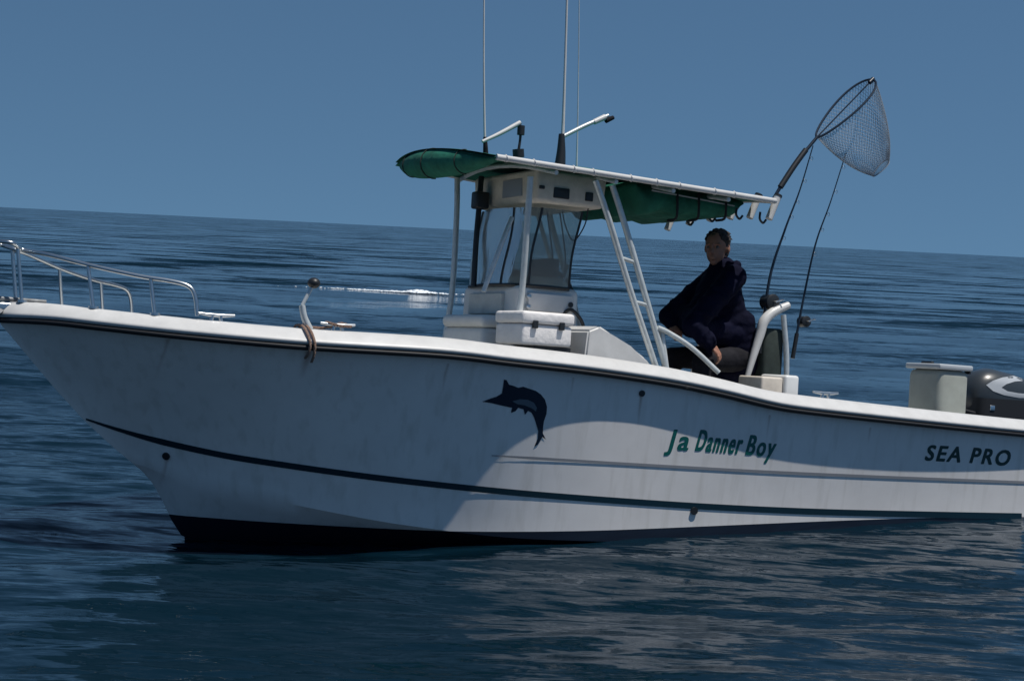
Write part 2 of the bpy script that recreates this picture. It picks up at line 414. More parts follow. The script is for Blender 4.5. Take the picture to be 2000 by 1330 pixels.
# rust runs below fittings, a shape of their own on the gelcoat
def mnode(op, a, b=None, c=None):
    k = n.new('ShaderNodeMath'); k.operation = op
    for i_, v_ in enumerate((a, b, c)):
        if v_ is None: continue
        if isinstance(v_, (int, float)): k.inputs[i_].default_value = v_
        else: l.new(v_, k.inputs[i_])
    return k.outputs[0]
wob = mnode('MULTIPLY_ADD', nz.outputs['Fac'], 0.03, -0.015)
acc = None
for (px, py), ln_, wd_, am_ in [((1253, 776), 0.20, 0.010, 0.5), ((603, 688), 0.16, 0.022, 0.75), ((875, 712), 0.22, 0.008, 0.35), ((1504, 812), 0.16, 0.009, 0.4), ((330, 664), 0.25, 0.010, 0.35), ((1120, 738), 0.12, 0.007, 0.35), ((325, 900), 0.18, 0.010, 0.4), ((1700, 836), 0.12, 0.008, 0.4)]:
    h = bvh.ray_cast(CL, ray(px, py))[0]
    if h is None: continue
    h = h - ho
    dxn = mnode('DIVIDE', mnode('SUBTRACT', mnode('ADD', sp.outputs['X'], wob), float(h.x)), wd_)
    gx = mnode('EXPONENT', mnode('MULTIPLY', mnode('MULTIPLY', dxn, dxn), -1.0))
    dz = mnode('DIVIDE', mnode('SUBTRACT', float(h.z), sp.outputs['Z']), ln_)
    gzf = mnode('MULTIPLY', mnode('GREATER_THAN', dz, -0.03), mnode('MAXIMUM', mnode('SUBTRACT', 1.0, dz), 0.0))
    v_ = mnode('MULTIPLY', mnode('MULTIPLY', gx, gzf), am_)
    acc = v_ if acc is None else mnode('MAXIMUM', acc, v_)
mx4 = n.new('ShaderNodeMix'); mx4.data_type = 'RGBA'; mx4.inputs['B'].default_value = (0.22, 0.09, 0.04, 1)
l.new(mnode('MINIMUM', acc, 1.0), mx4.inputs['Factor']); l.new(mx3.outputs['Result'], mx4.inputs['A']); l.new(mx4.outputs['Result'], bs.inputs['Base Color'])
def on_hull(px, py, off=0.003):
    h, nn, i, d = bvh.ray_cast(CL, ray(px, py))
    if h is None: return None
    if nn.dot(CL - h) < 0: nn = -nn
    return h + nn * off
def decal(name, tris_v, tris_f, m, parent, off=0.003, label=None):
    V2 = [on_hull(x, y, off) for x, y in tris_v]
    ok = [v is not None for v in V2]
    Fk = [f for f in tris_f if all(ok[i] for i in f)]
    used = sorted({i for f in Fk for i in f}); mp = {u: k for k, u in enumerate(used)}
    return mesh(name, [V2[u] for u in used], [[mp[i] for i in f] for f in Fk], m, parent, label=label)
def hull_strip(name, tab, wpx, m, parent, off=0.004, step=8, taper=0.3):
    c = interp(tab); a, b = tab[0][0], tab[-1][0]; n = int((b - a) / step)
    vs = []; fs = []
    for i in range(n + 1):
        x = a + (b - a) * i / n; wv = wpx * min(1, 0.3 + i / n / 0.08 * 0.7)
        vs += [(x, c(x) - wv / 2), (x, c(x) + wv / 2)]
        if i < n: fs.append((2 * i, 2 * i + 1, 2 * i + 3, 2 * i + 2))
    return decal(name, vs, fs, m, parent, off)
hull_strip('boot_stripe', [(168, 818), (230, 838), (300, 858), (390, 879), (480, 896), (650, 921), (800, 940), (1000, 961), (1200, 977), (1400, 990), (1600, 999), (1800, 1004), (2003, 1008)], 12, 'teal', hull)
hull_strip('accent_line', [(960, 889), (1100, 898), (1300, 910), (1500, 921), (1700, 930), (1850, 936), (2003, 942)], 5.5, 'line', hull)
# marlin decal
def poly_fill(pts, cuts=2):
    bm = bmesh.new(); vs = [bm.verts.new((x, y, 0)) for x, y in pts]
    es = [bm.edges.new((vs[i], vs[(i + 1) % len(vs)])) for i in range(len(vs))]
    bmesh.ops.triangle_fill(bm, edges=es, use_beauty=True)
    bmesh.ops.subdivide_edges(bm, edges=bm.edges[:], cuts=cuts, use_grid_fill=True)
    bmesh.ops.triangulate(bm, faces=bm.faces[:]); bm.verts.index_update()
    v = [(q.co.x, q.co.y) for q in bm.verts]; f = [[q.index for q in g.verts] for g in bm.faces]; bm.free(); return v, f
marlin = [(942, 784), (958, 778), (970, 774), (980, 768), (982, 756), (984, 741), (989, 742), (994, 751), (1002, 753), (1012, 757), (1022, 755), (1034, 759), (1046, 763),
          (1056, 770), (1064, 780), (1068, 794), (1067, 808), (1062, 822), (1060, 836), (1060, 846), (1066, 858), (1059, 853), (1050, 868), (1043, 872), (1050, 856), (1051, 842), (1047, 828), (1043, 815),
          (1038, 806), (1031, 802), (1025, 810), (1022, 799), (1012, 796), (1006, 803), (998, 806), (1000, 796), (985, 793), (972, 790), (960, 787)]
v, f = poly_fill(marlin); md = decal('marlin_emblem', v, f, 'decal', hull, label='dark navy leaping marlin emblem')
belly = [(1000, 783), (1015, 779), (1030, 780), (1042, 786), (1048, 796), (1046, 803), (1038, 797), (1024, 791), (1010, 789)]
v, f = poly_fill(belly); decal('marlin_belly', v, f, 'decal2', hull, off=0.006)
def text_decal(s, m, name, x0, y0, x1, y1, h, shear=0.3, bold=0.02, label=None):
    """text baseline from (x0,y0) to (x1,y1), capital height h in photo pixels"""
    cu = bpy.data.curves.new('t', 'FONT'); cu.body = s; cu.offset = 0.0; cu.space_character = 1.22; cu.shear = 0; cu.resolution_u = 4
    o = link(bpy.data.objects.new('t', cu)); bpy.context.view_layer.update()
    me = o.to_mesh(); bm = bmesh.new(); bm.from_mesh(me); o.to_mesh_clear()
    bmesh.ops.triangulate(bm, faces=bm.faces[:])
    bmesh.ops.subdivide_edges(bm, edges=[e for e in bm.edges if e.calc_length() > 0.15], cuts=2)
    bmesh.ops.triangulate(bm, faces=bm.faces[:]); bm.verts.index_update()
    P = [(v.co.x, v.co.y) for v in bm.verts]; Ft = [[v.index for v in f.verts] for f in bm.faces]; bm.free()
    bpy.data.objects.remove(o); bpy.data.curves.remove(cu)
    mx_ = max(p[0] for p in P); mn = min(p[0] for p in P); wd = mx_ - mn
    VV = []; FF = []
    for k, (ox, oy) in enumerate([(0, 0), (1, 0), (-1, 0), (0.7, 0.7), (-0.7, 0.7), (0.7, -0.7), (-0.7, -0.7)]):
        vs = []
        for x, y in P:          # heavy strokes: the letter laid over itself, each layer a little prouder
            t = (x - mn) / wd; yy = (y + oy * bold * 0.8) / 0.7
            vs.append(on_hull(x0 + (x1 - x0) * t + yy * h * shear + ox * bold * h, y0 + (y1 - y0) * t - yy * h, 0.0012 + 0.00015 * k))
        n0 = len(VV); VV += vs; FF += [[n0 + i for i in f] for f in Ft]
    ok = [v is not None for v in VV]; VV = [v if v is not None else Vector((0, 0, 0)) for v in VV]
    FF = [f for f in FF if all(ok[i] for i in f)]; used = sorted({i for f in FF for i in f}); mp = {u: k for k, u in enumerate(used)}
    return mesh(name, [VV[u] for u in used], [[mp[i] for i in f] for f in FF], m, hull, smooth=False, label=label)
text_decal('Ja', 'letter', 'name_lettering', 1300, 876, 1342, 879, 38, 0.28, 0.034, label='green boat name lettering')
text_decal('Danner', 'letter', 'name_lettering', 1358, 879, 1444, 886, 40, 0.28, 0.034, label='green boat name lettering')
text_decal('Boy', 'letter', 'name_lettering', 1456, 887, 1509, 892, 38, 0.28, 0.034, label='green boat name lettering')
text_decal('SEA', 'letter2', 'maker_lettering', 1806, 898, 1874, 902, 29, 0.3, 0.045, label='dark slanted block lettering near the stern')
text_decal('PRO', 'letter2', 'maker_lettering', 1894, 903, 1968, 909, 29, 0.3, 0.045, label='dark slanted block lettering near the stern')
# fittings in the hull side
for px, py, r in [(1253, 768, 0.020), (1355, 997, 0.026), (325, 890, 0.024), (1500, 870, 0.0), (468, 905, 0.0)]:
    if r == 0: continue
    h, nn, i, d = bvh.ray_cast(CL, ray(px, py))
    if nn.dot(CL - h) < 0: nn = -nn
    bm = tube([h - nn * 0.01, h + nn * 0.012], r, 16)
    q = bm_mesh('drain_fitting', bm, 'dark', hull, smooth=True)

# gunwale cap, rub rail, liner
def sweep(name, prof, m, side, parent, x_end=XT + 0.02, smooth=True):
    """profile (outboard offset, height) carried along the sheer"""
    V = []; Fc = []; k = len(prof); st = [XB - 0.03] + [x for x in xs if x > XB + 0.01 and x < x_end] + [x_end]
    for x in st:
        xx = min(max(x, XB + 0.004), XT); b = halfb(xx); z = gz(xx)
        for o_, h in prof:
            yy = max(0.0, b + o_) if x > XB else 0.0
            V.append((x, side * yy, z + h))
    for i in range(len(st) - 1):
        for j in range(k - 1):
            a = i * k + j; Fc.append((a, a + 1, a + k + 1, a + k) if side < 0 else (a, a + k, a + k + 1, a + 1))
    return mesh(name, V, Fc, m, parent)
cap_prof = [(0.0, -0.012), (0.042, -0.010), (0.056, 0.000), (0.057, 0.010), (0.050, 0.020), (-0.025, 0.068), (-0.045, 0.080), (-0.10, 0.086), (-0.24, 0.078), (-0.255, 0.06), (-0.255, -0.03)]
rub_prof = [(0.0, -0.044), (0.040, -0.042), (0.054, -0.034), (0.054, -0.018), (0.040, -0.0125), (0.0, -0.0125)]
for s in (-1, 1):
    sweep('gunwale', cap_prof, 'cap', s, boat)
    sweep('rub_rail', rub_prof, 'rubber', s, boat)
# foredeck, sole and inner liner
FD = XB + 1.05
V = []; Fc = []
dx = [x for x in xs if x > XB + 0.12 and x <= FD] + [FD]
for x in dx:
    b = max(0.0, halfb(x) - 0.2); z = gz(x) + 0.072
    for t in (-1, -0.5, 0, 0.5, 1): V.append((x, b * t, z + 0.02 * (1 - t * t)))
for i in range(len(dx) - 1):
    for j in range(4):
        a = i * 5 + j; Fc.append((a, a + 5, a + 6, a + 1))
mesh('foredeck', V, Fc, 'deck', boat)
SOLE = 0.28
def inner(x, z):
    sc = section(x); zz = [q[1] for q in sc][::-1]; yy = [q[0] for q in sc][::-1]
    return max(0.02, float(np.interp(z, zz, yy)) - 0.03)
V = []; Fc = []
lx = [x for x in xs if x > FD and x < XT - 0.3] + [XT - 0.3]
for x in lx:
    b = halfb(x) - 0.245; g = gz(x) + 0.04
    for s in (-1, 1):
        V += [(x, s * b, g), (x, s * min(b - 0.03, inner(x, SOLE)), SOLE), (x, 0, SOLE + 0.01)]
for i in range(len(lx) - 1):
    for o_ in (0, 3):
        for j in range(2):
            a = i * 6 + o_ + j; Fc.append((a, a + 6, a + 7, a + 1))
mesh('cockpit_liner', V, Fc, 'deck', boat); 
b = halfb(XT) - 0.26
bm_mesh('transom_top', box((XT - 0.34, -b, gz(XT) - 0.22), (XT + 0.03, b, gz(XT) + 0.055), 0.03), 'cap', boat, smooth=True)
V = []; Fc = []
for k in range(9):
    z = SOLE + 0.05 + (gz(FD) + 0.06 - SOLE - 0.05) * k / 8; b = min(halfb(FD) - 0.21, inner(FD, z))
    V += [(FD, -b, z), (FD, b, z), (FD + 0.02, b, z), (FD + 0.02, -b, z)]
    if k: 
        a = 4 * k; Fc += [(a - 4 + j, a - 4 + (j + 1) % 4, a + (j + 1) % 4, a + j) for j in range(4)]
Fc += [(0, 1, 2, 3), (32, 33, 34, 35)]
mesh('bulkhead', V, Fc, 'deck', boat, smooth=False)

# ------------------------------------------------------------------ bow rail
def g_at(px, side=-1, inset=0.07):
    """gunwale top under a pixel column"""
    best = None
    for x in np.linspace(XB + 0.03, XT, 400):
        y = side * max(0, halfb(x) - inset); z = gz(x) + 0.085; q = proj((x, y, z))
        if best is None or abs(q[0] - px) < best[0]: best = (abs(q[0] - px), Vector((x, y, z)), q)
    return best[1]
rail_pts = []
for px, h in [(388, 0.02), (376, 0.13), (362, 0.185), (330, 0.205), (270, 0.215), (175, 0.245), (90, 0.285), (35, 0.31)]:
    g = g_at(px); rail_pts.append(g + Vector((0, 0, h)))
st_pts = [(Vector((p.x, -p.y, p.z))) for p in reversed(rail_pts)]
nose = Vector((XB - 0.12, 0, rail_pts[-1].z + 0.03))
allr = rail_pts + [Vector((XB + 0.0, -0.16, nose.z)), nose, Vector((XB + 0.0, 0.16, nose.z))] + st_pts
rail = pipe('bow_rail', allr, 0.0125, 'steel', boat, n=6)
for px, h in [(180, 0.245), (300, 0.21), (40, 0.31)]:
    g = g_at(px)
    top = min(rail_pts, key=lambda p: abs(proj(p)[0] - (px - 6)))
    lean = Vector((-0.04, 0.015, 0))
    for s in (-1, 1):
        a = Vector((g.x, g.y * -s if s > 0 else g.y, g.z)) if s < 0 else Vector((g.x, -g.y, g.z))
        # top on the rail
        q = min(spline(allr, 10), key=lambda p: (p - (a + Vector((-0.05, 0, h)))).length)
        pipe('stanchion', [a - Vector((0, 0, 0.01)), q], 0.011, 'steel', rail, n=0)
        bm_mesh('rail_base', tube([a - Vector((0, 0, 0.003)), a + Vector((0, 0, 0.012))], 0.03, 14), 'steel', rail, smooth=True)
# anchor roller and anchor at the stem
an = thing('anchor', 'galvanised anchor in the roller at the left end of the bow', 'anchor', (XB + 0.1, 0, gz(XB + 0.1) + 0.11))
pipe('shank', [(XB + 0.26, 0, gz(XB + .26) + 0.098), (XB - 0.10, 0, gz(XB + .1) + 0.10)], 0.013, 'galv', an, n=0)
bm = bmesh.new()
zt = gz(XB + .1) + 0.10
q = [bm.verts.new(c) for c in [(XB - 0.10, 0, zt + 0.01), (XB - 0.02, -0.10, zt - 0.09), (XB + 0.04, 0, zt - 0.05), (XB - 0.02, 0.10, zt - 0.09), (XB - 0.17, 0, zt - 0.12)]]
for t in ((0, 1, 4), (0, 4, 3), (1, 2, 4), (2, 3, 4), (0, 2, 1), (0, 3, 2)): bm.faces.new([q[i] for i in t])
bm_mesh('fluke', bm, 'galv', an)
bm_mesh('anchor_roller', box((XB - 0.08, -0.05, zt - 0.075), (XB + 0.25, 0.05, zt - 0.025), 0.01), 'steel', boat, smooth=True)

# cleats on the gunwale
def cleat(px):
    g = g_at(px, inset=0.10); bm = bmesh.new()
    tube([g + Vector((-0.03, 0, -.002)), g + Vector((-0.025, 0, 0.03))], 0.012, 10, bm); tube([g + Vector((0.03, 0, -.002)), g + Vector((0.025, 0, 0.03))], 0.012, 10, bm)
    tube(spline([g + Vector((-0.11, 0, 0.040)), g + Vector((-0.04, 0, 0.034)), g + Vector((0.04, 0, 0.034)), g + Vector((0.11, 0, 0.040))]), [0.007, 0.012, 0.012, 0.007], 10, bm)
    bm_mesh('cleat', bm, 'steel', boat, smooth=True)
for px in (420, 660, 1610): cleat(px)

# gunwale lamp and rope by the foredeck
g = g_at(605, inset=0.09)
top = L(590, 597, g.y); hd = L(613, 553, g.y)
lamp = pipe('lamp_stem', [g - Vector((0, 0, 0.004)), g.lerp(top, 0.5) + Vector((-.01, 0, 0)), top], [0.024, 0.020, 0.019], 'alu', boat, label='short pale rod tube standing on the gunwale')
pipe('lamp_arm', [top, top.lerp(hd, 0.5) + Vector((0.0, 0, 0.0)), hd], 0.011, 'alu', lamp, n=3)
bm = bmesh.new(); bmesh.ops.create_uvsphere(bm, u_segments=18, v_segments=12, radius=0.038)
for v_ in bm.verts: v_.co = Vector((v_.co.x * 1.0, v_.co.y * 1.1, v_.co.z * 0.85)) + hd
bm_mesh('lamp_head', bm, 'dark', lamp, smooth=True)
g = g_at(598, inset=0.02)
rp = thing('dock_line', 'brown rope looped over the white gunwale below the short tube', 'rope', g)
bm = bmesh.new()
def strands(P, r, bm, pitch=0.035):
    P = spline(P, 12); T = 0.0; out = [[], [], []]
    for i_, p in enumerate(P):
        d = (P[min(i_ + 1, len(P) - 1)] - P[max(i_ - 1, 0)]).normalized(); u1 = d.orthogonal().normalized() if i_ == 0 else (pu - d * pu.dot(d)).normalized()
        pu = u1; u2 = d.cross(u1)
        if i_: T += (p - P[i_ - 1]).length / pitch * 2 * math.pi
        for q in range(3): out[q].append(p + (u1 * math.cos(T + q * 2.094) + u2 * math.sin(T + q * 2.094)) * r * 0.5)
    for q in out: tube(q, r * 0.62, 6, bm)
for k, dx_ in enumerate((-0.014, 0.012)):
    x = g.x + dx_; bb = halfb(x); z = gz(x); dr = (0.0, 0.02)[k]
    strands([(x, -(bb - 0.20), z + 0.03), (x + .005, -(bb - 0.20), z + 0.096), (x, -(bb - 0.08), z + 0.102), (x, -(bb + 0.0), z + 0.072), (x, -(bb + 0.055), z + 0.03), (x + .004, -(bb + 0.072), z - 0.01), (x + 0.006 * k, -(bb + 0.060), z - 0.06 - dr * .5), (x + 0.012 * k - .006, -(bb + 0.028), z - 0.09 - dr)], 0.008, bm)
g2 = g_at(660, inset=0.10)
strands([(g.x + .02, -(halfb(g.x) - 0.10), gz(g.x) + 0.098), (g.x + .12, -(halfb(g.x) - 0.13), gz(g.x) + 0.096), g2 + Vector((-0.05, 0, 0.02)), g2 + Vector((0.03, 0.02, 0.045)), g2 + Vector((0.08, -0.01, 0.03)), g2 + Vector((0.0, -0.03, 0.03)), g2 + Vector((-0.07, 0.01, 0.045)), g2 + Vector((0.0, 0.04, 0.02))], 0.0085, bm)
bm_mesh('rope_coil', bm, 'rope', rp, smooth=True)

# ------------------------------------------------------------------ console
CY = 0.42
xf = L(1004, 610, -CY).x; xr = L(1138, 610, -CY).x
ztop = L(1040, 557, -CY).z
console = bm_mesh('console', box((xf, -CY, SOLE - 0.01), (xr, CY, ztop), 0.045, seg=4, taper=(0.93, 0.95)), 'console', boat, smooth=True)
# dash pod on top and raised side moulding
bm_mesh('dash_pod', box((xf + 0.10, -CY + 0.06, ztop - 0.01), (xr - 0.06, CY - 0.06, ztop + 0.07), 0.03, taper=(0.8, 0.95)), 'console', console, smooth=True)
bm_mesh('console_seat', box((xf - 0.17, -0.30, SOLE), (xf + 0.01, 0.30, ztop - 0.30), 0.04), 'console', console, smooth=True)
bm_mesh('seat_cushion', box((xf - 0.18, -0.31, ztop - 0.30), (xf + 0.0, 0.31, ztop - 0.215), 0.035), 'console', console, smooth=True)
# recessed door on the front face
bm_mesh('front_hatch', box((xf - 0.012, -0.24, ztop - 0.20), (xf + 0.03, 0.24, ztop - 0.06), 0.006), 'deck', console, smooth=True)
bm_mesh('side_hatch', box((xf + 0.10, -CY - 0.010, ztop - 0.17), (xr - 0.08, -CY + 0.04, ztop - 0.05), 0.006), 'cap', console, smooth=True)
# windshield and clear vinyl curtain round the helm
TZ = L(1000, 398, -0.4).z
V = []; Fc = []
plan = [(xr - 0.12, -CY + .01), (xf + 0.18, -CY + .005), (xf + 0.05, -CY + 0.06), (xf - 0.0, -0.22), (xf - 0.03, 0), (xf, 0.22), (xf + 0.05, CY - 0.06), (xf + 0.18, CY - .005), (xr - 0.12, CY - .01)]
pl = spline([(a, b, 0) for a, b in plan], 4)
NZ = 10
for k in range(NZ + 1):
    t = k / NZ
    for p in pl:
        V.append((p.x + 0.05 * t + 0.012 * math.sin(p.y * 9 + t * 5), p.y * (1 + 0.06 * t), ztop - 0.005 + (TZ - ztop) * t))
np_ = len(pl)
for k in range(NZ):
    for i in range(np_ - 1):
        a = k * np_ + i; Fc.append((a, a + 1, a + np_ + 1, a + np_))
ws = mesh('windshield', V, Fc, 'vinyl', console, label='clear vinyl curtain round the helm')
for i in (0, 6, 12, 20, 26, np_ - 1):
    pipe('windshield_seam', [V[k * np_ + i] for k in range(NZ + 1)], 0.009, 'dark', console, n=0, seg=6)
pipe('windshield_edge', [V[i] for i in range(np_)], 0.012, 'dark', console, n=0, seg=8)
# steering wheel and radio seen through the curtain
wc = Vector((xr + 0.06, 0.0, ztop - 0.05)); ax = Vector((1, 0, 0.35)).normalized(); u_ = Vector((0, 1, 0)); w_ = ax.cross(u_)
wheel = pipe('steering_wheel', [wc + (u_ * math.cos(a) + w_ * math.sin(a)) * 0.19 for a in np.linspace(0, 2 * math.pi, 28, endpoint=False)], 0.014, 'dark', console, n=0, closed=True)
for a in (0.5, 2.6, 4.7): pipe('spoke', [wc - ax * 0.03, wc + (u_ * math.cos(a) + w_ * math.sin(a)) * 0.19], 0.009, 'steel', console, n=0, seg=8)
pipe('wheel_column', [wc - ax * 0.16, wc - ax * 0.02], 0.03, 'dark', console, n=0)
s0 = L(1065, 535, -0.15)
bm_mesh('chart_plotter', box(s0 + Vector((-0.05, -0.14, -0.07)), s0 + Vector((0.03, 0.14, 0.10)), 0.012), 'dark', console, smooth=True)
s0 = L(1000, 540, 0.18)
bm_mesh('compass', box(s0 + Vector((-0.05, -0.06, -0.06)), s0 + Vector((0.05, 0.06, 0.05)), 0.03), 'dark', console, smooth=True)
# grab rail at the console's after corner
a = L(1128, 700, -CY - 0.04); b_ = L(1140, 640, -CY - 0.04); c_ = L(1118, 606, -CY - 0.04)
pipe('grab_rail', [a, b_, c_, L(1100, 612, -CY)], 0.012, 'dark', console, n=6)

for k in range(5):
    zz = ztop - 0.34 - 0.028 * k
    bm_mesh('vent_louver', box((xf + 0.14, -CY - 0.014, zz), (xr - 0.14, -CY + 0.02, zz + 0.014), 0.004), 'cap', console, smooth=True)
for dz in (-0.075, -0.145):
    bm_mesh('hatch_hinge', box((xf + 0.085, -CY - 0.016, ztop + dz - 0.012), (xf + 0.115, -CY + 0.01, ztop + dz + 0.012), 0.004), 'steel', console, smooth=True)
bm_mesh('hatch_latch', tube([Vector((xr - 0.105, -CY - 0.018, ztop - 0.11)), Vector((xr - 0.105, -CY + 0.02, ztop - 0.11))], 0.018, 14), 'dark', console, smooth=True)
th = Vector((xr - 0.06, -0.22, ztop + 0.03))
pipe('throttle_lever', [th, th + Vector((0.03, 0, 0.09)), th + Vector((0.05, 0.03, 0.14))], [0.012, 0.009, 0.016], 'steel', console)
pipe('microphone_cable', [L(1150, 400, -0.45), L(1142, 440, -0.45), L(1120, 470, -0.42), L(1104, 440, -0.40), L(1098, 410, -0.40)], 0.005, 'dark', console, seg=6)
for px in (1075, 1100):
    q = L(px, 548, 0.05); pipe('console_cable', [q, q + Vector((0.02, 0.02, 0.14)), q + Vector((-0.02, 0.0, 0.30)), L(px - 8, 405, 0.0)], 0.006, 'dark', console, seg=6)
# white cooler beside the console
cy0, cy1 = -0.84, -0.46
x0 = L(1018, 650, cy0).x; x1 = L(1122, 650, cy0).x; zt = L(1070, 610, cy0).z
lid0 = L(1070, 634, cy0).z; b0 = L(1070, 676, cy0).z
cool = thing('cooler', 'white lidded cooler box on the port side of the helm console', 'cooler', ((x0 + x1) / 2, (cy0 + cy1) / 2, SOLE))
bm_mesh('body', box((x0 + .01, cy0 + 0.01, b0), (x1 - 0.01, cy1, lid0 - 0.004), 0.02), 'cushion', cool, smooth=True)
bm_mesh('lid', box((x0, cy0 - 0.005, lid0), (x1, cy1 + .003, zt), 0.022), 'cushion', cool, smooth=True)
bm = box((x0 + 0.13, cy0 + 0.05, b0 - 0.035), (x1 + 0.01, cy1, b0 - 0.001), 0.004)  # dark bar painted in for the shade of the gap under the cooler
bm_mesh('gap_shade_bar', bm, 'dark', cool)
bm_mesh('stand', box((x0 + 0.03, cy0 + 0.04, SOLE), (x1 - 0.02, cy1, b0 - 0.036), 0.01), 'deck', cool, smooth=True)
for t in (0.25, 0.75):
    xx = x0 + (x1 - x0) * t
    bm_mesh('latch', box((xx - 0.018, cy0 - 0.012, lid0 - 0.03), (xx + 0.018, cy0 + 0.01, lid0 + 0.02), 0.004), 'dark', cool)

# sloping white moulding aft of the console (helm seat base)
y0, y1 = -0.82, -0.30
pts = [L(1140, 722, y0), L(1150, 645, y0), L(1172, 636, y0), L(1198, 655, y0), L(1232, 676, y0), L(1262, 700, y0), L(1290, 735, y0)]
bm = bmesh.new(); va = [bm.verts.new(p) for p in pts]; vb = [bm.verts.new((p.x, y1, p.z)) for p in pts]
bm.faces.new(va); bm.faces.new(vb[::-1])
for i in range(len(pts)): bm.faces.new((va[i], vb[i], vb[(i + 1) % len(pts)], va[(i + 1) % len(pts)]))
bmesh.ops.bevel(bm, geom=bm.edges[:], offset=0.015, segments=3, affect='EDGES')
bm_mesh('side_locker', bm, 'cap', boat, smooth=True, label='sloping white moulded locker aft of the console')

# ------------------------------------------------------------------ T-top
HW = 0.76
NFc = L(957, 305, -HW); FFc = L(772, 321, HW); NRc = L(1520, 394, -HW)
xF = (NFc.x + FFc.x) / 2; xR = NRc.x
def canopy_pt(u, v, crown=0.055):
    """u 0 front..1 rear, v -1 port..1 starboard"""
    zl = NFc.z + (NRc.z - NFc.z) * u; zr = FFc.z + (NRc.z - 0.02 - FFc.z) * u
    z = zl * (1 - v) / 2 + zr * (1 + v) / 2 + crown * (1 - v * v) + 0.03 * math.sin(math.pi * u) * (1 - v * v)
    x = xF + (xR - xF) * u - 0.10 * (1 - u) ** 3 * (1 - v * v) + 0.05 * u ** 6 * (1 - v * v)
    x += (NFc.x - xF) * (-v) * (1 - u)
    return Vector((x, v * HW, z))
def cdn(u, v, t):  # corner rounding
    return canopy_pt(u, v)
NU, NV = 36, 20
V = []; Fc = []
for lay, dz in ((0, 0.012), (1, -0.012)):
    for i in range(NU + 1):
        for j in range(NV + 1):
            u = i / NU; v_ = -1 + 2 * j / NV
            sag = 0.010 * math.sin(u * math.pi * 5) ** 2 * (1 - v_ * v_)
            V.append(canopy_pt(u, v_) + Vector((0, 0, dz - sag)))
S = (NU + 1) * (NV + 1)
for i in range(NU):
    for j in range(NV):
        a = i * (NV + 1) + j
        Fc.append((a, a + NV + 1, a + NV + 2, a + 1)); a += S; Fc.append((a, a + 1, a + NV + 2, a + NV + 1))
ttop_frame = [canopy_pt(u, -1) for u in np.linspace(0.02, 0.97, 14)] + [canopy_pt(0.995, v_) for v_ in np.linspace(-0.96, 0.96, 9)] + [canopy_pt(u, 1) for u in np.linspace(0.97, 0.02, 14)]
ttop = pipe('t_top', ttop_frame, 0.020, 'cap', boat, n=2, label='green canvas hard frame top over the helm')
mesh('canopy', V, Fc, 'green', ttop)
# padded brow along the front edge: lens-shaped section
V = []; Fc = []; n1 = 26; n2 = 12
for i in range(n1 + 1):
    v_ = -1 + 2 * i / n1; e = canopy_pt(0.0, v_); h = 0.098 * (1 - abs(v_) ** 2.2) ** 0.85 + 0.004
    for k in range(n2):
        a = 2 * math.pi * k / n2
        V.append(e + Vector((0.10 * (0.3 + 0.7 * (1 - v_ * v_)) * (math.cos(a)) + 0.06, 0, -h * 0.80 + h * 0.98 * math.sin(a))))
for i in range(n1):
    for k in range(n2):
        a = i * n2 + k; b_ = i * n2 + (k + 1) % n2; Fc.append((a, b_, b_ + n2, a + n2))
Fc.append(tuple(range(n2))[::-1]); Fc.append(tuple(n1 * n2 + k for k in range(n2)))
mesh('front_brow', V, Fc, 'green', ttop, label='padded green canvas brow on the front edge')
# cross pipes under the canvas
for u in (0.22, 0.42, 0.62, 0.82):
    pipe('cross_pipe', [canopy_pt(u, v_) - Vector((0, 0, 0.04)) for v_ in np.linspace(-0.98, 0.98, 9)], 0.016, 'alu', ttop, n=0, seg=8)
# electronics box
ey = -0.50
e0 = L(1048, 400, ey); e1 = L(1180, 408, ey)
zt = canopy_pt(0.3, -0.7).z - 0.03; zb = L(1100, 400, ey).z
eb = bm_mesh('electronics_box', box((e0.x, ey, zb), (e1.x, 0.42, zt), 0.03, taper=(1.05, 1.02)), 'beige', ttop, smooth=True, label='beige overhead electronics box')
for px, py, wx, wz, mm in ((1096, 378, 0.06, 0.035, 'dark'), (1150, 385, 0.03, 0.03, 'dark'), (1058, 366, 0.02, 0.012, 'dark')):
    q = L(px, py, ey)
    bm_mesh('speaker', box(q + Vector((-wx, -0.012, -wz)), q + Vector((wx, 0.03, wz)), 0.006), mm, ttop, smooth=True)
bm_mesh('radio_face', box((e0.x - 0.012, -0.3, zb + 0.05), (e0.x + 0.02, -0.02, zt - 0.05), 0.005), 'line', ttop)
# green storage bag under the after part
by = -0.48
g0 = L(1262, 420, by); g1 = L(1448, 427, by)
zb = L(1300, 420, by).z; zb1 = g1.z
bm = bmesh.new()
prof = []
nb_ = 20
V = []; Fc = []
for i in range(nb_ + 1):
    t = i / nb_; x = g0.x - 0.10 + (g1.x - g0.x + 0.10) * t
    uu = (x - xF) / (xR - xF); ztp = canopy_pt(min(uu, 1), -0.6).z - 0.025
    zl = zb + (zb1 - zb) * t + 0.012 * math.cos(t * 22); k = min(1, math.sin(math.pi * min(max(t, 0.0), 1)) * 3.0 + 0.35)
    zl = ztp - (ztp - zl) * k
    ring = [(-1, ztp), (-1.04, (ztp + zl) / 2), (-0.98, zl + 0.02), (-0.85, zl), (0.85, zl), (0.98, zl + 0.02), (1.04, (ztp + zl) / 2), (1, ztp)]
    V += [(x, abs(by) * a, z) for a, z in ring]
for i in range(nb_):
    for j in range(8):
        a = i * 8 + j; b_ = i * 8 + (j + 1) % 8; Fc.append((a, b_, b_ + 8, a + 8))
Fc.append(tuple(range(8))[::-1]); Fc.append(tuple(nb_ * 8 + j for j in range(8)))
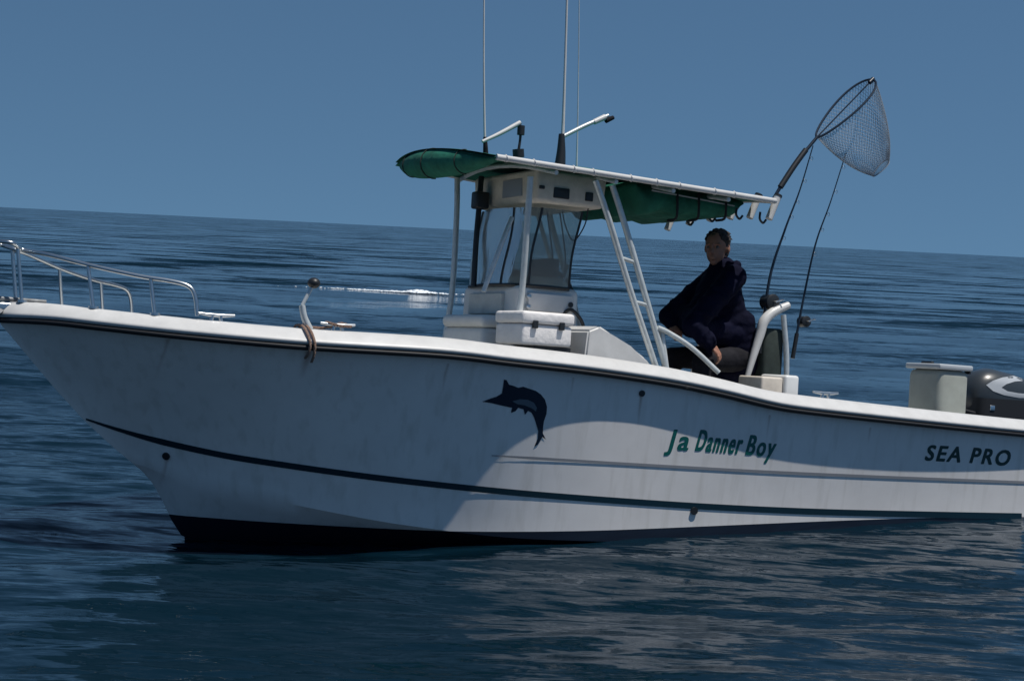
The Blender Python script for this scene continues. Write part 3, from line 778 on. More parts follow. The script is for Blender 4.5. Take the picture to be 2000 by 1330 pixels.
mesh('storage_bag', V, Fc, 'green', ttop, label='green canvas storage bag slung under the top')
for px in (1320, 1362, 1415):
    q = L(px, 424, by - 0.02); pipe('bag_strap', [q + Vector((0, 0, 0.17)), q + Vector((0, -0.012, 0.06)), q + Vector((0, 0, -0.012)), q + Vector((0, 0.10, -0.02))], 0.010, 'rubber', ttop, n=3, seg=6)
for v_ in (-0.55, 0.0, 0.55):     # seams across brow and canopy
    e = canopy_pt(0.0, v_); h = 0.098 * (1 - abs(v_) ** 2.2) ** 0.85 + 0.004
    pipe('canvas_seam', [e + Vector((0.1025 * (0.3 + 0.7 * (1 - v_ * v_)) * math.cos(a) + 0.06, 0, -h * 0.80 + h * 1.005 * math.sin(a))) for a in np.linspace(1.5, 4.9, 16)], 0.004, 'cloth', ttop, n=0, seg=5)
pipe('canvas_zip', [Vector((g0.x - 0.02 + (g1.x - g0.x) * t, by - 0.022, canopy_pt(min((g0.x + (g1.x - g0.x) * t - xF) / (xR - xF), 1), -0.6).z - 0.075)) for t in np.linspace(0.05, 0.92, 12)], 0.006, 'silver', ttop, n=0, seg=5)
for k in range(9):                # lacing of the canopy to the side pipe
    u = 0.06 + k * 0.10 + random.uniform(-0.03, 0.03); p = canopy_pt(u, -1); q = canopy_pt(u + 0.012, -0.93)
    pipe('lacing', [q + Vector((0, 0, 0.016)), p + Vector((0, -0.006, 0.022)), p + Vector((0.004, -0.024, 0.0)), p + Vector((0.008, -0.004, -0.022)), q + Vector((0, 0, -0.02))], 0.0035, 'cushion', ttop, n=2, seg=5)
# legs
def leg(P, y, r=0.021, m='alu', par=None, name='leg'):
    return pipe(name, [L(px, py, yy) for (px, py), yy in zip(P, y)], r, m, par or ttop, n=5)
leg([(1036, 345), (1030, 432), (1016, 600), (992, 705)], [-0.66, -0.62, -0.55, -0.52])
leg([(893, 350), (892, 420), (884, 560), (868, 672)], [0.60, 0.58, 0.52, 0.50])
leg([(1163, 352), (1190, 432), (1232, 570), (1282, 720)], [-0.70, -0.68, -0.66, -0.64])
leg([(1196, 362), (1218, 432), (1258, 570), (1302, 722)], [-0.60, -0.62, -0.64, -0.64])
leg([(1066, 372), (1078, 440), (1112, 560), (1150, 700)], [0.62, 0.60, 0.58, 0.55])
leg([(1040, 372), (1056, 440), (1092, 560), (1128, 690)], [0.55, 0.56, 0.56, 0.55], 0.016)
leg([(1000, 425), (978, 480), (944, 570)], [-0.30, -0.34, -0.38], 0.016, name='windshield_brace')
leg([(940, 345), (936, 400), (930, 470), (925, 560)], [0.20, 0.18, 0.14, 0.10], 0.020, 'dark', name='curtain_post')
leg([(1216, 505), (1237, 512)], [-0.67, -0.63], 0.014, name='ladder_rung')
leg([(1240, 590), (1263, 596)], [-0.66, -0.64], 0.014, name='ladder_rung')
leg([(1284, 640), (1306, 650), (1352, 680), (1404, 728)], [-0.65, -0.66, -0.72, -0.80], 0.018, name='side_rail')
leg([(1292, 645), (1302, 722)], [-0.62, -0.66], 0.018, name='side_rail')
for px, py in ((1282, 716), (1302, 718), (992, 700)):
    q = L(px, py, -0.64)
# dark knuckle and lamp on the forward post
q = L(938, 392, 0.18)
bm_mesh('spreader_lamp', box(q + Vector((-0.05, -0.05, -0.06)), q + Vector((0.05, 0.05, 0.06)), 0.015), 'dark', ttop, smooth=True)
# rod holders across the after edge
for i in range(6):
    v_ = -0.86 + i * 0.34; e = canopy_pt(0.985, v_)
    a = e + Vector((0.03, 0, -0.13)); b_ = e + Vector((0.10, 0, 0.045))
    rh = pipe('rod_holder', [a, b_], 0.026, 'cap', ttop, n=0, seg=12)
    pipe('rod_holder_rim', [b_ - (b_ - a) * 0.06, b_ + (b_ - a) * 0.02], 0.029, 'dark', ttop, n=0, seg=12)
for px, py in ((1342, 432), (1385, 425), (1438, 420), (1484, 428)):
    q = L(px, py, -0.55 if px > 1400 else -0.1)
    pipe('hook', [q + Vector((0, 0, 0.05)), q, q + Vector((0.03, 0, -0.025)), q + Vector((0.055, 0, 0.0))], 0.009, 'dark', ttop, n=4, seg=6)
# top fittings
def fit(name, P, y, r, m, label=None, n=4, parent=None):
    return pipe(name, [L(px, py, y) for px, py in P], r, m, parent or ttop, n=n, label=label)
yA = 0.30
fit('antenna', [(950, 318), (947, 270), (945, 120), (946, -90)], yA, [0.014, 0.009, 0.0065, 0.005], 'cap', 'tall thin white antenna toward the bow', parent=boat)
fit('antenna', [(1094, 330), (1099, 262), (1103, 150), (1110, -90)], -0.35, [0.020, 0.012, 0.009, 0.007], 'cap', 'tall thin white antenna above the electronics box', parent=boat)
fit('antenna', [(1126, 332), (1128, 250), (1130, 120), (1132, -90)], 0.1, [0.008, 0.005, 0.004, 0.003], 'alu', 'thinnest antenna', parent=boat)
fit('antenna_mount', [(1093, 330), (1096, 296), (1097, 262)], -0.35, [0.040, 0.030, 0.020], 'dark')
fit('antenna_mount', [(949, 318), (948, 282), (947, 268)], yA, [0.022, 0.016, 0.012], 'trouser')
oa = fit('outrigger', [(942, 277), (975, 262), (1016, 240)], -0.1, [0.011, 0.015, 0.017], 'cap', 'short pale outrigger arm toward the bow', parent=boat)
fit('outrigger_pivot', [(1013, 308), (1012, 292)], -0.1, 0.040, 'dark', parent=oa)
fit('outrigger_stay', [(1012, 300), (1016, 272), (1017, 250)], -0.1, [0.010, 0.009, 0.012], 'dark', parent=oa)
fit('outrigger_head', [(1017, 264), (1018, 246)], -0.1, 0.026, 'dark', parent=oa)
ob = fit('outrigger', [(1098, 268), (1140, 247), (1188, 226)], -0.30, [0.014, 0.015, 0.013], 'alu', 'short grey outrigger arm above the antenna mount', parent=boat)
fit('outrigger_tip', [(1160, 239), (1182, 229)], -0.30, [0.019, 0.021], 'cap', parent=ob)
fit('outrigger_head', [(1183, 236), (1198, 230)], -0.30, [0.02, 0.014], 'trouser', parent=ob)

# ------------------------------------------------------------------ leaning post (seat frame behind the person)
ly = -0.36
lp0 = bm_mesh('leaning_post', box((L(1330, 690, ly).x, ly, 0.62), (L(1470, 690, ly).x, 0.36, 0.74), 0.03), 'cushion', boat, smooth=True)
def lpt(px, py, y=ly): return L(px, py, y)
arch = [lpt(1460, 735), lpt(1470, 700), lpt(1484, 655), lpt(1492, 628), lpt(1510, 610), lpt(1540, 596)]
bm = tube(spline(arch, 6), [0.020, 0.026, 0.034, 0.038, 0.036, 0.026], 12)
bm_mesh('backrest_frame', bm, 'cap', lp0, smooth=True)
bm = tube(spline([p + Vector((0, 0.7, 0)) for p in arch], 6), [0.020, 0.026, 0.034, 0.038, 0.036, 0.026], 12)
bm_mesh('backrest_frame', bm, 'cap', lp0, smooth=True)
pipe('backrest_post', [lpt(1536, 740), lpt(1536, 690), lpt(1532, 640), lpt(1530, 615)], 0.020, 'alu', lp0)
pipe('backrest_post', [lpt(1536, 740, .34), lpt(1532, 640, .34), lpt(1530, 615, .34)], 0.016, 'alu', lp0)
q0 = lpt(1498, 640); q1 = lpt(1532, 735)
bm_mesh('backrest_cloth', box((q0.x, ly + 0.02, q1.z - 0.1), (q1.x, 0.34, q0.z), 0.03), 'cloth', lp0, smooth=True, label='dark green cloth backrest panel')
for yy in (ly + .03, 0.33):
    for px in (1350, 1455):
        p = L(px, 700, yy); pipe('leg', [Vector((p.x, yy, SOLE)), Vector((p.x, yy, 0.63))], 0.022, 'alu', lp0, n=0)

# white tackle box and bucket aft of the seat
ty0, ty1 = -0.80, -0.50
a = L(1492, 735, ty0); b_ = L(1562, 742, ty0); zt = L(1545, 733, ty0).z
tk = thing('tackle_box', 'small white tackle box beside the seat, behind the gunwale bend', 'box', ((a.x + b_.x) / 2, -0.65, SOLE))
bm_mesh('body', box((a.x + .19, ty0, SOLE + 0.18), (b_.x, ty1, zt), 0.02), 'white', tk, smooth=True)
bm_mesh('tray', box((a.x, ty0 + .02, SOLE + 0.18), (a.x + 0.185, ty1, zt - 0.02), 0.015), 'beige', tk, smooth=True)
bm_mesh('stand', box((a.x + .02, ty0 + .03, SOLE), (b_.x - 0.02, ty1 - .02, SOLE + 0.178), 0.01), 'deck', tk)

# ------------------------------------------------------------------ bait tank at the stern
ya, yb = -0.50, -0.14
a = L(1822, 760, ya); b_ = L(1890, 760, ya); zt = L(1845, 722, ya).z; zl = L(1845, 711, ya).z
bt = thing('bait_tank', 'pale grey green bait tank with a light rim at the stern', 'tank', ((a.x + b_.x) / 2, (ya + yb) / 2, SOLE))
bm_mesh('tank_body', box((a.x + .06, ya, SOLE), (b_.x + .02, yb, zt), 0.05, taper=(1.0, 1.0)), 'tank', bt, smooth=True)
bm_mesh('tank_lid', box((a.x + 0.045, ya - 0.015, zt + .001), (b_.x + 0.035, yb + 0.015, zl), 0.012), 'silver', bt, smooth=True)
for yy in (-0.45, -0.15):
    bm_mesh('lid_hinge', box((b_.x + .03, yy - .03, zt - .02), (b_.x + .045, yy + .03, zl - .002), 0.003), 'dark', bt)
bm_mesh('lid_handle', box((a.x + .1, -0.36, zl), (a.x + .13, -0.24, zl + 0.018), 0.006), 'dark', bt, smooth=True)

# ------------------------------------------------------------------ outboard motor
om_y = 0.0
a = L(1908, 790, om_y - 0.17); X0 = a.x; z0 = L(1950, 800, -0.17).z - 0.12; z1 = L(1960, 728, -0.17).z
secs = []
hgt = z1 - z0
for t, (cx, rx, ry) in [(0, (0.33, 0.24, 0.14)), (0.12, (0.34, 0.29, 0.17)), (0.35, (0.35, 0.335, 0.19)), (0.6, (0.36, 0.345, 0.195)), (0.8, (0.37, 0.32, 0.18)), (0.92, (0.385, 0.27, 0.15)), (1.0, (0.40, 0.17, 0.09))]:
    secs.append([(X0 + cx + rx * (abs(math.cos(q)) ** 0.7) * math.copysign(1, math.cos(q)), ry * (abs(math.sin(q)) ** 0.7) * math.copysign(1, math.sin(q)), z0 + hgt * t + 0.03 * math.cos(q) * -t) for q in np.linspace(0, 2 * math.pi, 28, endpoint=False)])
V = [p for s in secs for p in s]; Fc = []
for i in range(len(secs) - 1):
    for j in range(28):
        Fc.append((i * 28 + j, i * 28 + (j + 1) % 28, (i + 1) * 28 + (j + 1) % 28, (i + 1) * 28 + j))
Fc.append(tuple(range(28))[::-1]); Fc.append(tuple((len(secs) - 1) * 28 + j for j in range(28)))
mcow = mat('black_cowling', (0.035, 0.042, 0.048), 0.35, coat=0.2)
mot = mesh('outboard_motor', V, Fc, mcow, boat, label='black outboard motor with a silver swoosh on its cowling')
cb = BVHTree.FromPolygons([Vector(v) for v in V], Fc)
def on_cowl(px, py):
    h, nn, i, d = cb.ray_cast(CL, ray(px, py))
    return None if h is None else h + (CL - h).normalized() * 0.004
sw = [(1926, 752), (1940, 743), (1958, 737), (1980, 734), (2010, 733), (2040, 735), (2040, 744), (2005, 743), (1982, 745), (1966, 750), (1956, 757), (1968, 764), (1990, 768), (2020, 770), (2020, 778), (1990, 777), (1962, 772), (1940, 764)]
v, f = poly_fill(sw); V2 = [on_cowl(*q) for q in v]; ok = [q is not None for q in V2]
f = [g for g in f if all(ok[i] for i in g)]; used = sorted({i for g in f for i in g}); mp_ = {u: k for k, u in enumerate(used)}
if used: mesh('swoosh_badge', [V2[u] for u in used], [[mp_[i] for i in g] for g in f], 'silver', mot)
bm_mesh('cowl_latch', box((X0 + 0.12, -0.20, z0 + hgt * 0.26), (X0 + 0.17, -0.17, z0 + hgt * 0.36), 0.005), 'steel', mot, smooth=True)
pipe('fuel_hose', [(XT - 0.1, -0.12, z0 - 0.02), (XT + 0.05, -0.14, z0 + 0.10), (X0 + 0.02, -0.12, z0 + 0.08), (X0 + 0.12, -0.10, z0 + 0.06)], 0.016, 'rubber', mot)
bm_mesh('midsection', box((X0 + 0.26, -0.08, z0 - 0.75), (X0 + 0.50, 0.08, z0 + 0.01), 0.03), 'dark', mot, smooth=True)
bm_mesh('clamp_bracket', box((XT + 0.02, -0.15, z0 - 0.38), (X0 + 0.28, 0.15, z0 - 0.06), 0.02), 'dark', mot, smooth=True)
bm_mesh('trim_band', box((X0 + .03, -0.193, z0 + hgt * 0.30), (X0 + .67, 0.193, z0 + hgt * 0.33), 0.08), 'rubber', mot, smooth=True)

# ------------------------------------------------------------------ person
def remesh(parts, vox, it=6):
    """one continuous surface grown round capsules [(p, q, rp, rq)] and ellipsoids"""
    bm = bmesh.new()
    for P in parts:
        if P[0] == 'e':
            _, c, r, rot = P
            g = bmesh.ops.create_icosphere(bm, subdivisions=3, radius=1)
            for v in g['verts']: v.co = Vector(c) + rot @ Vector((v.co.x * r[0], v.co.y * r[1], v.co.z * r[2]))
        else:
            _, p, q, rp, rq = P; p, q = Vector(p), Vector(q)
            n = max(2, int((q - p).length / (min(rp, rq) * 0.5)) + 1)
            for i in range(n):
                t = i / (n - 1); g = bmesh.ops.create_icosphere(bm, subdivisions=2, radius=rp + (rq - rp) * t)
                for v in g['verts']: v.co += p.lerp(q, t)
    me = bpy.data.meshes.new('t'); bm.to_mesh(me); bm.free()
    o = link(bpy.data.objects.new('t', me)); md = o.modifiers.new('r', 'REMESH'); md.mode = 'VOXEL'; md.voxel_size = vox
    sm = o.modifiers.new('s', 'SMOOTH'); sm.factor = 0.5; sm.iterations = it
    dg = bpy.context.evaluated_depsgraph_get(); dg.update(); ev = o.evaluated_get(dg); m2 = ev.to_mesh()
    V = [v.co.copy() for v in m2.vertices]; Fc = [tuple(p.vertices) for p in m2.polygons]
    ev.to_mesh_clear(); bpy.data.objects.remove(o); bpy.data.meshes.remove(me)
    return V, Fc
PY = -0.12
hc = L(1400, 484, PY)                      # head centre
neck = L(1412, 518, PY); chest = L(1404, 580, PY); waist = L(1420, 652, PY); pel = L(1428, 700, PY)
nsh = L(1434, 541, PY - 0.20); fsh = L(1392, 546, PY + 0.20)       # near and far shoulder
nel = L(1352, 636, PY - 0.29); fel = L(1306, 618, PY + 0.16)
nwr = L(1352, 664, PY - 0.42) ; nwr = L(1392, 676, PY - 0.34); fwr = L(1318, 640, PY + 0.02)
nhip = pel + Vector((0, -0.11, 0)); fhip = pel + Vector((0, 0.11, 0))
nkn = nhip + Vector((-0.40, -0.10, -0.04)); fkn = fhip + Vector((-0.40, 0.08, -0.02))
nan = Vector((nkn.x - 0.02, nkn.y, SOLE + 0.10)); fan = Vector((fkn.x + 0.02, fkn.y, SOLE + 0.10))
person = thing('person', 'person in a dark navy hooded jacket seated hunched behind the helm', 'person', (pel.x, PY, SOLE))
I3 = Matrix.Identity(3)
# head frame: looks forward (towards the bow) and a little towards the camera, chin down
face = Vector((-0.80, -0.58, -0.14)).normalized(); up = Vector((0, 0, 1)); up = (up - face * up.dot(face)).normalized(); side = up.cross(face)
H3 = Matrix((side, face, up)).transposed()      # columns: side, face, up
HK = 1.12
def hp(s, f, u): return hc + (side * s + face * f + up * u) * HK
parts = [('e', hp(0, -0.008, 0.022), (0.074 * HK, 0.092 * HK, 0.090 * HK), H3), ('e', hp(0, 0.028, -0.035), (0.058 * HK, 0.062 * HK, 0.075 * HK), H3), ('e', hp(0, 0.060, -0.090), (0.026 * HK, 0.024 * HK, 0.022 * HK), H3),
         ('e', hp(0, 0.098, -0.022), (0.013 * HK, 0.022 * HK, 0.018 * HK), H3), ('e', hp(0, 0.090, 0.005), (0.010 * HK, 0.014 * HK, 0.030 * HK), H3), ('e', hp(0, 0.085, -0.058), (0.026 * HK, 0.014 * HK, 0.008 * HK), H3), ('e', hp(0, 0.083, -0.070), (0.022 * HK, 0.012 * HK, 0.007 * HK), H3),
         ('e', hp(0.077, -0.01, -0.008), (0.010 * HK, 0.018 * HK, 0.030 * HK), H3), ('e', hp(-0.077, -0.01, -0.008), (0.010 * HK, 0.018 * HK, 0.030 * HK), H3),
         ('e', hp(0.033, 0.076, 0.026), (0.022 * HK, 0.012 * HK, 0.008 * HK), H3), ('e', hp(-0.033, 0.076, 0.026), (0.022 * HK, 0.012 * HK, 0.008 * HK), H3),
         ('c', neck + Vector((0, 0, -0.03)), hp(0, -0.015, -0.05), 0.060, 0.054),
         ('c', neck, chest, 0.07, 0.12), ('c', chest, waist, 0.13, 0.12), ('c', waist, pel, 0.12, 0.13),
         ('c', nsh, fsh, 0.055, 0.055), ('c', nsh, nel, 0.047, 0.037), ('c', nel, nwr, 0.036, 0.025), ('c', fsh, fel, 0.047, 0.037), ('c', fel, fwr, 0.036, 0.025),
         ('c', nhip, nkn, 0.085, 0.052), ('c', nkn, nan, 0.050, 0.034), ('c', fhip, fkn, 0.085, 0.052), ('c', fkn, fan, 0.050, 0.034),
         ('c', nan + Vector((0.03, 0, -0.06)), nan + Vector((-0.16, -0.02, -0.065)), 0.038, 0.030), ('c', fan + Vector((0.03, 0, -0.06)), fan + Vector((-0.16, 0.02, -0.065)), 0.038, 0.030)]
def hand(wr, d, nrm, thumb):
    d = d.normalized(); nrm = (nrm - d * nrm.dot(d)).normalized(); s = d.cross(nrm)
    out = [('e', wr + d * 0.045, (0.040, 0.050, 0.017), Matrix((s, d, nrm)).transposed()), ('c', wr, wr + d * 0.03, 0.026, 0.024)]
    for k, (o_, ln) in enumerate([(-0.030, 0.062), (-0.010, 0.075), (0.011, 0.070), (0.031, 0.054)]):
        b0 = wr + d * 0.078 + s * o_; k1 = b0 + (d * 0.8 - nrm * 0.45).normalized() * ln * 0.5; k2 = k1 + (d * 0.25 - nrm).normalized() * ln * 0.55
        out += [('c', b0, k1, 0.0095, 0.0085), ('c', k1, k2, 0.0085, 0.0075)]
    tb = wr + d * 0.025 - s * 0.035 * thumb; tm = tb + (d * 0.6 - s * 0.7 * thumb - nrm * 0.3).normalized() * 0.035; te = tm + (d * 0.8 - s * .1 * thumb - nrm * 0.5).normalized() * 0.03
    return out + [('c', tb, tm, 0.0125, 0.0105), ('c', tm, te, 0.0105, 0.009)]
parts += hand(nwr, nwr - nel + Vector((-0.03, 0, -0.02)), Vector((-0.5, 0, 1)), 1)
parts += hand(fwr, fwr - fel + Vector((-0.05, -.1, -0.02)), Vector((0, 0, 1)), -1)
V, Fc = remesh(parts, 0.0065, 4)
bod = mesh('body', V, Fc, 'skin', person)
for s in (-1, 1):
    bm = bmesh.new(); bmesh.ops.create_uvsphere(bm, u_segments=12, v_segments=8, radius=0.0115)
    for v_ in bm.verts: v_.co += hp(0.031 * s, 0.079, 0.008)
    bm_mesh('eye', bm, 'eye', bod, smooth=True)
    bm = bmesh.new(); bmesh.ops.create_uvsphere(bm, u_segments=10, v_segments=6, radius=0.006)
    for v_ in bm.verts: v_.co += hp(0.031 * s, 0.0865, 0.008)
    bm_mesh('pupil', bm, 'dark', bod, smooth=True)
# hair and cap
hq = [('e', hp(0, -0.022, 0.032), (0.082 * HK, 0.088 * HK, 0.090 * HK), H3), ('e', hp(0, -0.050, -0.03), (0.068 * HK, 0.052 * HK, 0.055 * HK), H3)]
for k in range(70):
    a = random.uniform(0, 6.28); e_ = random.uniform(0.15, 1.4)
    d = (math.cos(a) * math.cos(e_) * 0.084, -0.022 + math.sin(a) * math.cos(e_) * 0.088, 0.034 + math.sin(e_) * 0.090)
    hq.append(('c', hp(*d), hp(d[0] * 1.02 + 0.014, d[1] * 1.02 - 0.012, d[2] - 0.006), 0.009, 0.006))
V, Fc = remesh(hq, 0.006, 2)
mesh('hair', V, Fc, 'hair', person, label='short dark brown hair')
# jacket
jp = [('c', neck + Vector((0, 0, -0.04)), chest, 0.10, 0.165), ('e', chest + Vector((0, 0, 0.0)), (0.155, 0.205, 0.16), I3), ('c', chest, waist, 0.165, 0.165), ('e', waist, (0.165, 0.20, 0.13), I3), ('c', waist, pel + Vector((0, 0, -0.02)), 0.165, 0.165),
      ('c', nsh, nel, 0.084, 0.070), ('c', nel, nwr + (nel - nwr) * 0.12, 0.068, 0.043), ('c', fsh, fel, 0.084, 0.070), ('c', fel, fwr + (fel - fwr) * 0.12, 0.068, 0.043),
      ('c', nsh, fsh, 0.085, 0.085), ('c', nsh, chest + Vector((-0.06, 0, -.05)), 0.08, 0.12), ('c', fsh, chest + Vector((-0.06, 0, -.05)), 0.08, 0.12),
      ('c', nel + Vector((0.02, 0.03, 0)), waist + Vector((-0.05, -.04, 0)), 0.05, 0.12), ('c', fel + Vector((0.05, -0.06, 0)), waist + Vector((-0.06, .04, 0.02)), 0.06, 0.12)]
# hood bunched behind the neck
jp += [('e', neck + Vector((0.055, 0.0, -0.012)), (0.075, 0.115, 0.05), I3), ('c', neck + Vector((0.05, -0.10, 0.0)), neck + Vector((-0.05, -0.09, -0.06)), 0.035, 0.035), ('c', neck + Vector((0.05, 0.10, 0.0)), neck + Vector((-0.05, 0.09, -0.06)), 0.035, 0.035)]
for k in range(34):   # soft folds
    a = random.choice([(nsh, nel), (nel, nwr), (fsh, fel), (fel, fwr), (chest, waist), (chest, waist)])
    t = random.random(); p = a[0].lerp(a[1], t); rad = 0.070 if a[0] is not chest else 0.17
    if a[1] is nwr or a[1] is fwr: rad = 0.05; p = a[0].lerp(a[1], t * 0.75)
    d = Vector((random.uniform(-1, 1), random.uniform(-1, 0.4), random.uniform(-1, 1))).normalized()
    jp.append(('c', p + d * rad * 0.85 + Vector((0.03, 0, 0.02)), p + d * rad * 0.85 - Vector((0.03, 0, 0.015)), 0.017, 0.013))
jp = [(p[0], p[1], p[2], p[3] * 1.12, p[4] * 1.12) if p[0] == 'c' and p[3] > 0.03 else p for p in jp]
mid = (nel + fel) * 0.5
jp += [('c', nel + Vector((0.06, 0.04, 0.02)), fel + Vector((0.10, -0.05, 0.03)), 0.075, 0.075), ('c', waist + Vector((0.05, -0.10, 0.08)), pel + Vector((0.02, -0.08, -0.02)), 0.11, 0.12), ('c', waist + Vector((0.06, 0.10, 0.05)), pel + Vector((0.02, 0.08, -0.02)), 0.11, 0.12)]
jp += [('c', chest + Vector((-0.05, 0, -0.05)), mid + Vector((0.10, 0, -0.02)), 0.15, 0.10), ('c', waist, pel + Vector((0.03, 0, -0.03)), 0.19, 0.19)]
for k in range(26):   # creases across the sleeves
    a = random.choice([(nsh, nel), (nel, nwr), (fsh, fel)]); t = random.uniform(0.1, 0.8); p = a[0].lerp(a[1], t); ax_ = (a[1] - a[0]).normalized()
    rad = 0.083 if a[0] is not nel else 0.066 - 0.02 * t
    u1 = ax_.orthogonal().normalized(); u2 = ax_.cross(u1); a0_ = random.uniform(0, 6.28); prev = None
    for q in range(6):
        an = a0_ + q * 0.3; pt = p + (u1 * math.cos(an) + u2 * math.sin(an)) * rad + ax_ * (0.015 * q)
        if prev: jp.append(('c', prev, pt, 0.012, 0.012))
        prev = pt
V, Fc = remesh(jp, 0.011, 2); mesh('jacket', V, Fc, 'navy', person)
for wr_, el_ in ((nwr, nel), (fwr, fel)):
    d_ = (wr_ - el_).normalized(); pipe('cuff', [wr_ - d_ * 0.045, wr_ - d_ * 0.03, wr_ - d_ * 0.002], [0.047, 0.047, 0.040], 'trouser', person, n=0, seg=16)
tp = [('e', pel, (0.16, 0.19, 0.13), I3), ('c', nhip, nkn, 0.105, 0.078), ('c', nkn, nan + Vector((0, 0, 0.03)), 0.075, 0.062), ('c', fhip, fkn, 0.105, 0.078), ('c', fkn, fan + Vector((0, 0, 0.03)), 0.075, 0.062)]
V, Fc = remesh(tp, 0.012, 5); mesh('trousers', V, Fc, 'trouser', person)
for an_, s in ((nan, -1), (fan, 1)):
    V, Fc = remesh([('c', an_ + Vector((0.02, 0, 0.02)), an_ + Vector((0.03, 0, -0.045)), 0.05, 0.05), ('c', an_ + Vector((0.03, 0, -0.045)), an_ + Vector((-0.17, 0.02 * s, -0.055)), 0.05, 0.040)], 0.010)
    V = [Vector((v.x, v.y, max(v.z, SOLE + 0.002))) for v in V]; mesh('boot', V, Fc, 'rubber', person)

# ------------------------------------------------------------------ rods and landing net
def rod(P, y, label, reel, r0=0.011):
    pts = [L(px, py, yy) for (px, py), yy in zip(P, y)]
    t = thing('fishing_rod', label, 'fishing rod', pts[0], 'fishing rods standing behind the seat')
    sp_ = spline(pts, 8)
    pipe('rod_blank', sp_, [r0 * 1.15, r0, r0 * 0.75, r0 * 0.5, 0.004], 'rod', t, n=0, seg=8)
    n_ = len(sp_); pipe('grip', sp_[:max(3, n_ // 6)], 0.016, 'dark', t, n=0, seg=10)
    rp_ = L(reel[0], reel[1], y[0]); d = (sp_[n_ // 6] - sp_[0]).normalized(); s = Vector((0, 1, 0)); rr = reel[2]
    rb = pipe('reel', [rp_ - s * rr * 0.9, rp_ - s * rr * 0.8, rp_ - s * rr * 0.3, rp_ + s * rr * 0.3, rp_ + s * rr * 0.8, rp_ + s * rr * 0.9], [rr * .8, rr, rr * 0.95, rr * 0.95, rr, rr * .8], 'dark', t, n=0, seg=18)
    near = min(sp_, key=lambda p: (p - rp_).length)
    pipe('reel_foot', [rp_, near], 0.010, 'dark', rb, n=0, seg=8)
    pipe('reel_handle', [rp_ - s * rr * 0.9, rp_ - s * (rr + 0.02), rp_ - s * (rr + 0.02) + Vector((rr * 0.9, 0, 0.02)), rp_ - s * (rr + 0.05) + Vector((rr * 0.9, 0, 0.02))], 0.006, 'steel', rb, n=0, seg=6)
    for k in range(2, 7):
        i = int(n_ * (0.25 + 0.11 * k)); i = min(i, n_ - 1); p = sp_[i]; q = p + Vector((0.018, 0, -0.01))
        pipe('line_guide', [q + Vector((math.cos(a), 0, math.sin(a))) * 0.013 for a in np.linspace(0, 6.28, 9)[:-1]], 0.002, 'steel', t, n=0, seg=5, closed=True)
rod([(1484, 690), (1503, 545), (1532, 452), (1562, 372), (1588, 285)], [-0.30, -0.30, -0.30, -0.32, -0.35], 'dark fishing rod nearer the seated person with a big black reel', (1503, 590, 0.058))
rod([(1548, 700), (1566, 600), (1592, 480), (1622, 395), (1652, 300)], [-0.25, -0.25, -0.25, -0.25, -0.25], 'thin fishing rod farther aft with a small dark reel', (1570, 628, 0.042), 0.009)

ny = -0.60
h0 = L(1506, 396, ny)
net = thing('landing_net', 'long handled landing net with drooping mesh above the stern end of the top', 'landing net', h0)
nh = [L(1506, 396, ny), L(1548, 328, ny), L(1596, 268, ny)]
pipe('handle', nh, [0.012, 0.013, 0.012], 'rod', net, n=4)
pipe('grip', [L(1524, 366, ny), L(1550, 326, ny), L(1574, 293, ny)], 0.021, 'dark', net, n=3)
neckp = nh[-1]; tipn = L(1704, 156, ny + 0.05)
ax1 = (tipn - neckp); ln = ax1.length; ax1.normalize()
# hoop plane: mostly edge-on, second axis into depth
wv = Vector((-0.25, 0.9, 0.30)); wv = (wv - ax1 * wv.dot(ax1)).normalized()
hoop = []
for k in range(36):
    a = 2 * math.pi * k / 36; t = (1 - math.cos(a)) / 2
    hoop.append(neckp + ax1 * (ln * t) + wv * (0.13 * math.sin(a) * (0.55 + 0.45 * t)))
hp_ = pipe('hoop', hoop, 0.0085, 'rod', net, n=0, seg=8, closed=True)
pipe('hoop_tip', [tipn - ax1 * 0.04, tipn + ax1 * 0.01], 0.017, 'rod', net, n=0)
pipe('hoop_brace', [neckp, neckp + ax1 * ln * 0.5, tipn], 0.006, 'rod', net, n=0, seg=6)
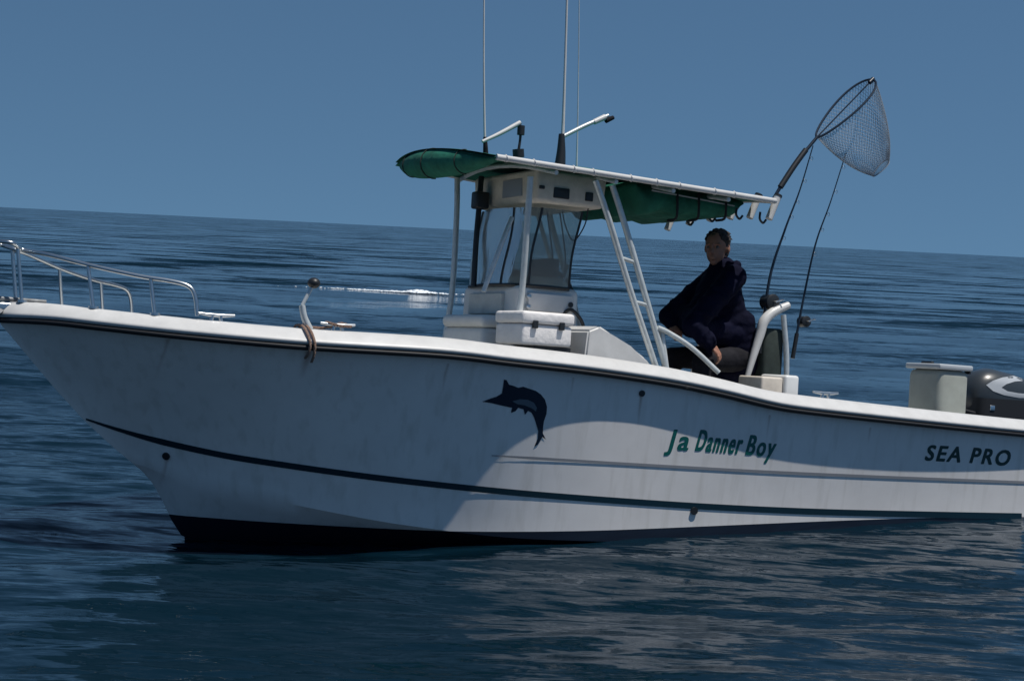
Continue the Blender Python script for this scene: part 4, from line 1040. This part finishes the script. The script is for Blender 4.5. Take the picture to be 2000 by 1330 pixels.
# mesh bag hanging from the hoop towards a gathered lower end
low = L(1712, 328, ny + 0.08); mid_c = (neckp + tipn) / 2
def bag(a, t):
    q = neckp + ax1 * (ln * (1 - math.cos(a)) / 2) + wv * (0.13 * math.sin(a) * (0.55 + 0.45 * (1 - math.cos(a)) / 2))
    c = mid_c.lerp(low, t ** 1.1)
    e = L(1712, 250, ny); shr = 1 - 0.72 * t ** 1.3
    p = c + (q - mid_c) * shr
    p.z -= 0.05 * math.sin(math.pi * t) ; p.x += 0.07 * math.sin(math.pi * t * 0.8)
    return p
bm = bmesh.new(); NA, NT = 60, 34
ring = [[bag(2 * math.pi * i / NA, k / NT) for i in range(NA)] for k in range(NT + 1)]
for i in range(NA):      # diamond mesh: two families of helical cords
    for sgn in (1, -1):
        tube([ring[k][(i + sgn * (k // 2)) % NA].lerp(ring[k][(i + sgn * ((k + 1) // 2)) % NA], 0.5) for k in range(NT + 1)], 0.0014, 3, bm)
nb2 = bm_mesh('net_mesh', bm, 'net', net, smooth=True, kind='stuff')
pipe('net_hem', [ring[NT][i] for i in range(NA)], 0.004, 'net', net, n=0, seg=5, closed=True)

# ------------------------------------------------------------------ whitecap far behind the boat
def foam():
    d = fwd + RGT * ((818 - 1000) / F) + UPV * ((665 - 573) / F); t = (SEA - CAM.z) / d.z; c = CAM + d * t
    bm = bmesh.new()
    for k in range(900):
        big = random.random() < 0.5
        x = random.gauss(0, 0.20) if big else random.gauss(-0.7, 1.0); y = random.gauss(0.0, 0.16)
        s = random.uniform(0.008, 0.035) * (1.2 if big else 0.8)
        g = bmesh.ops.create_icosphere(bm, subdivisions=1, radius=s)
        zz = (0.075 * math.exp(-(x * 3) ** 2 - (y * 4) ** 2) if big else 0.0) * random.random() + 0.02
        for v in g['verts']: v.co = Vector((v.co.x * 1.8, v.co.y * 1.2, v.co.z * 0.8)) + Vector((x, y, zz))
    bmesh.ops.recalc_face_normals(bm, faces=bm.faces)
    me = bpy.data.meshes.new('foam_patch'); bm.to_mesh(me); bm.free()
    me.polygons.foreach_set('use_smooth', [True] * len(me.polygons)); me.materials.append(M['foam'])
    o = link(bpy.data.objects.new('foam_patch', me)); o.location = (c.x, c.y, SEA); o['kind'] = 'stuff'
    o['label'] = 'small white foam crest breaking on the sea behind the boat'; o['category'] = 'foam'
foam()
bpy.context.view_layer.update()
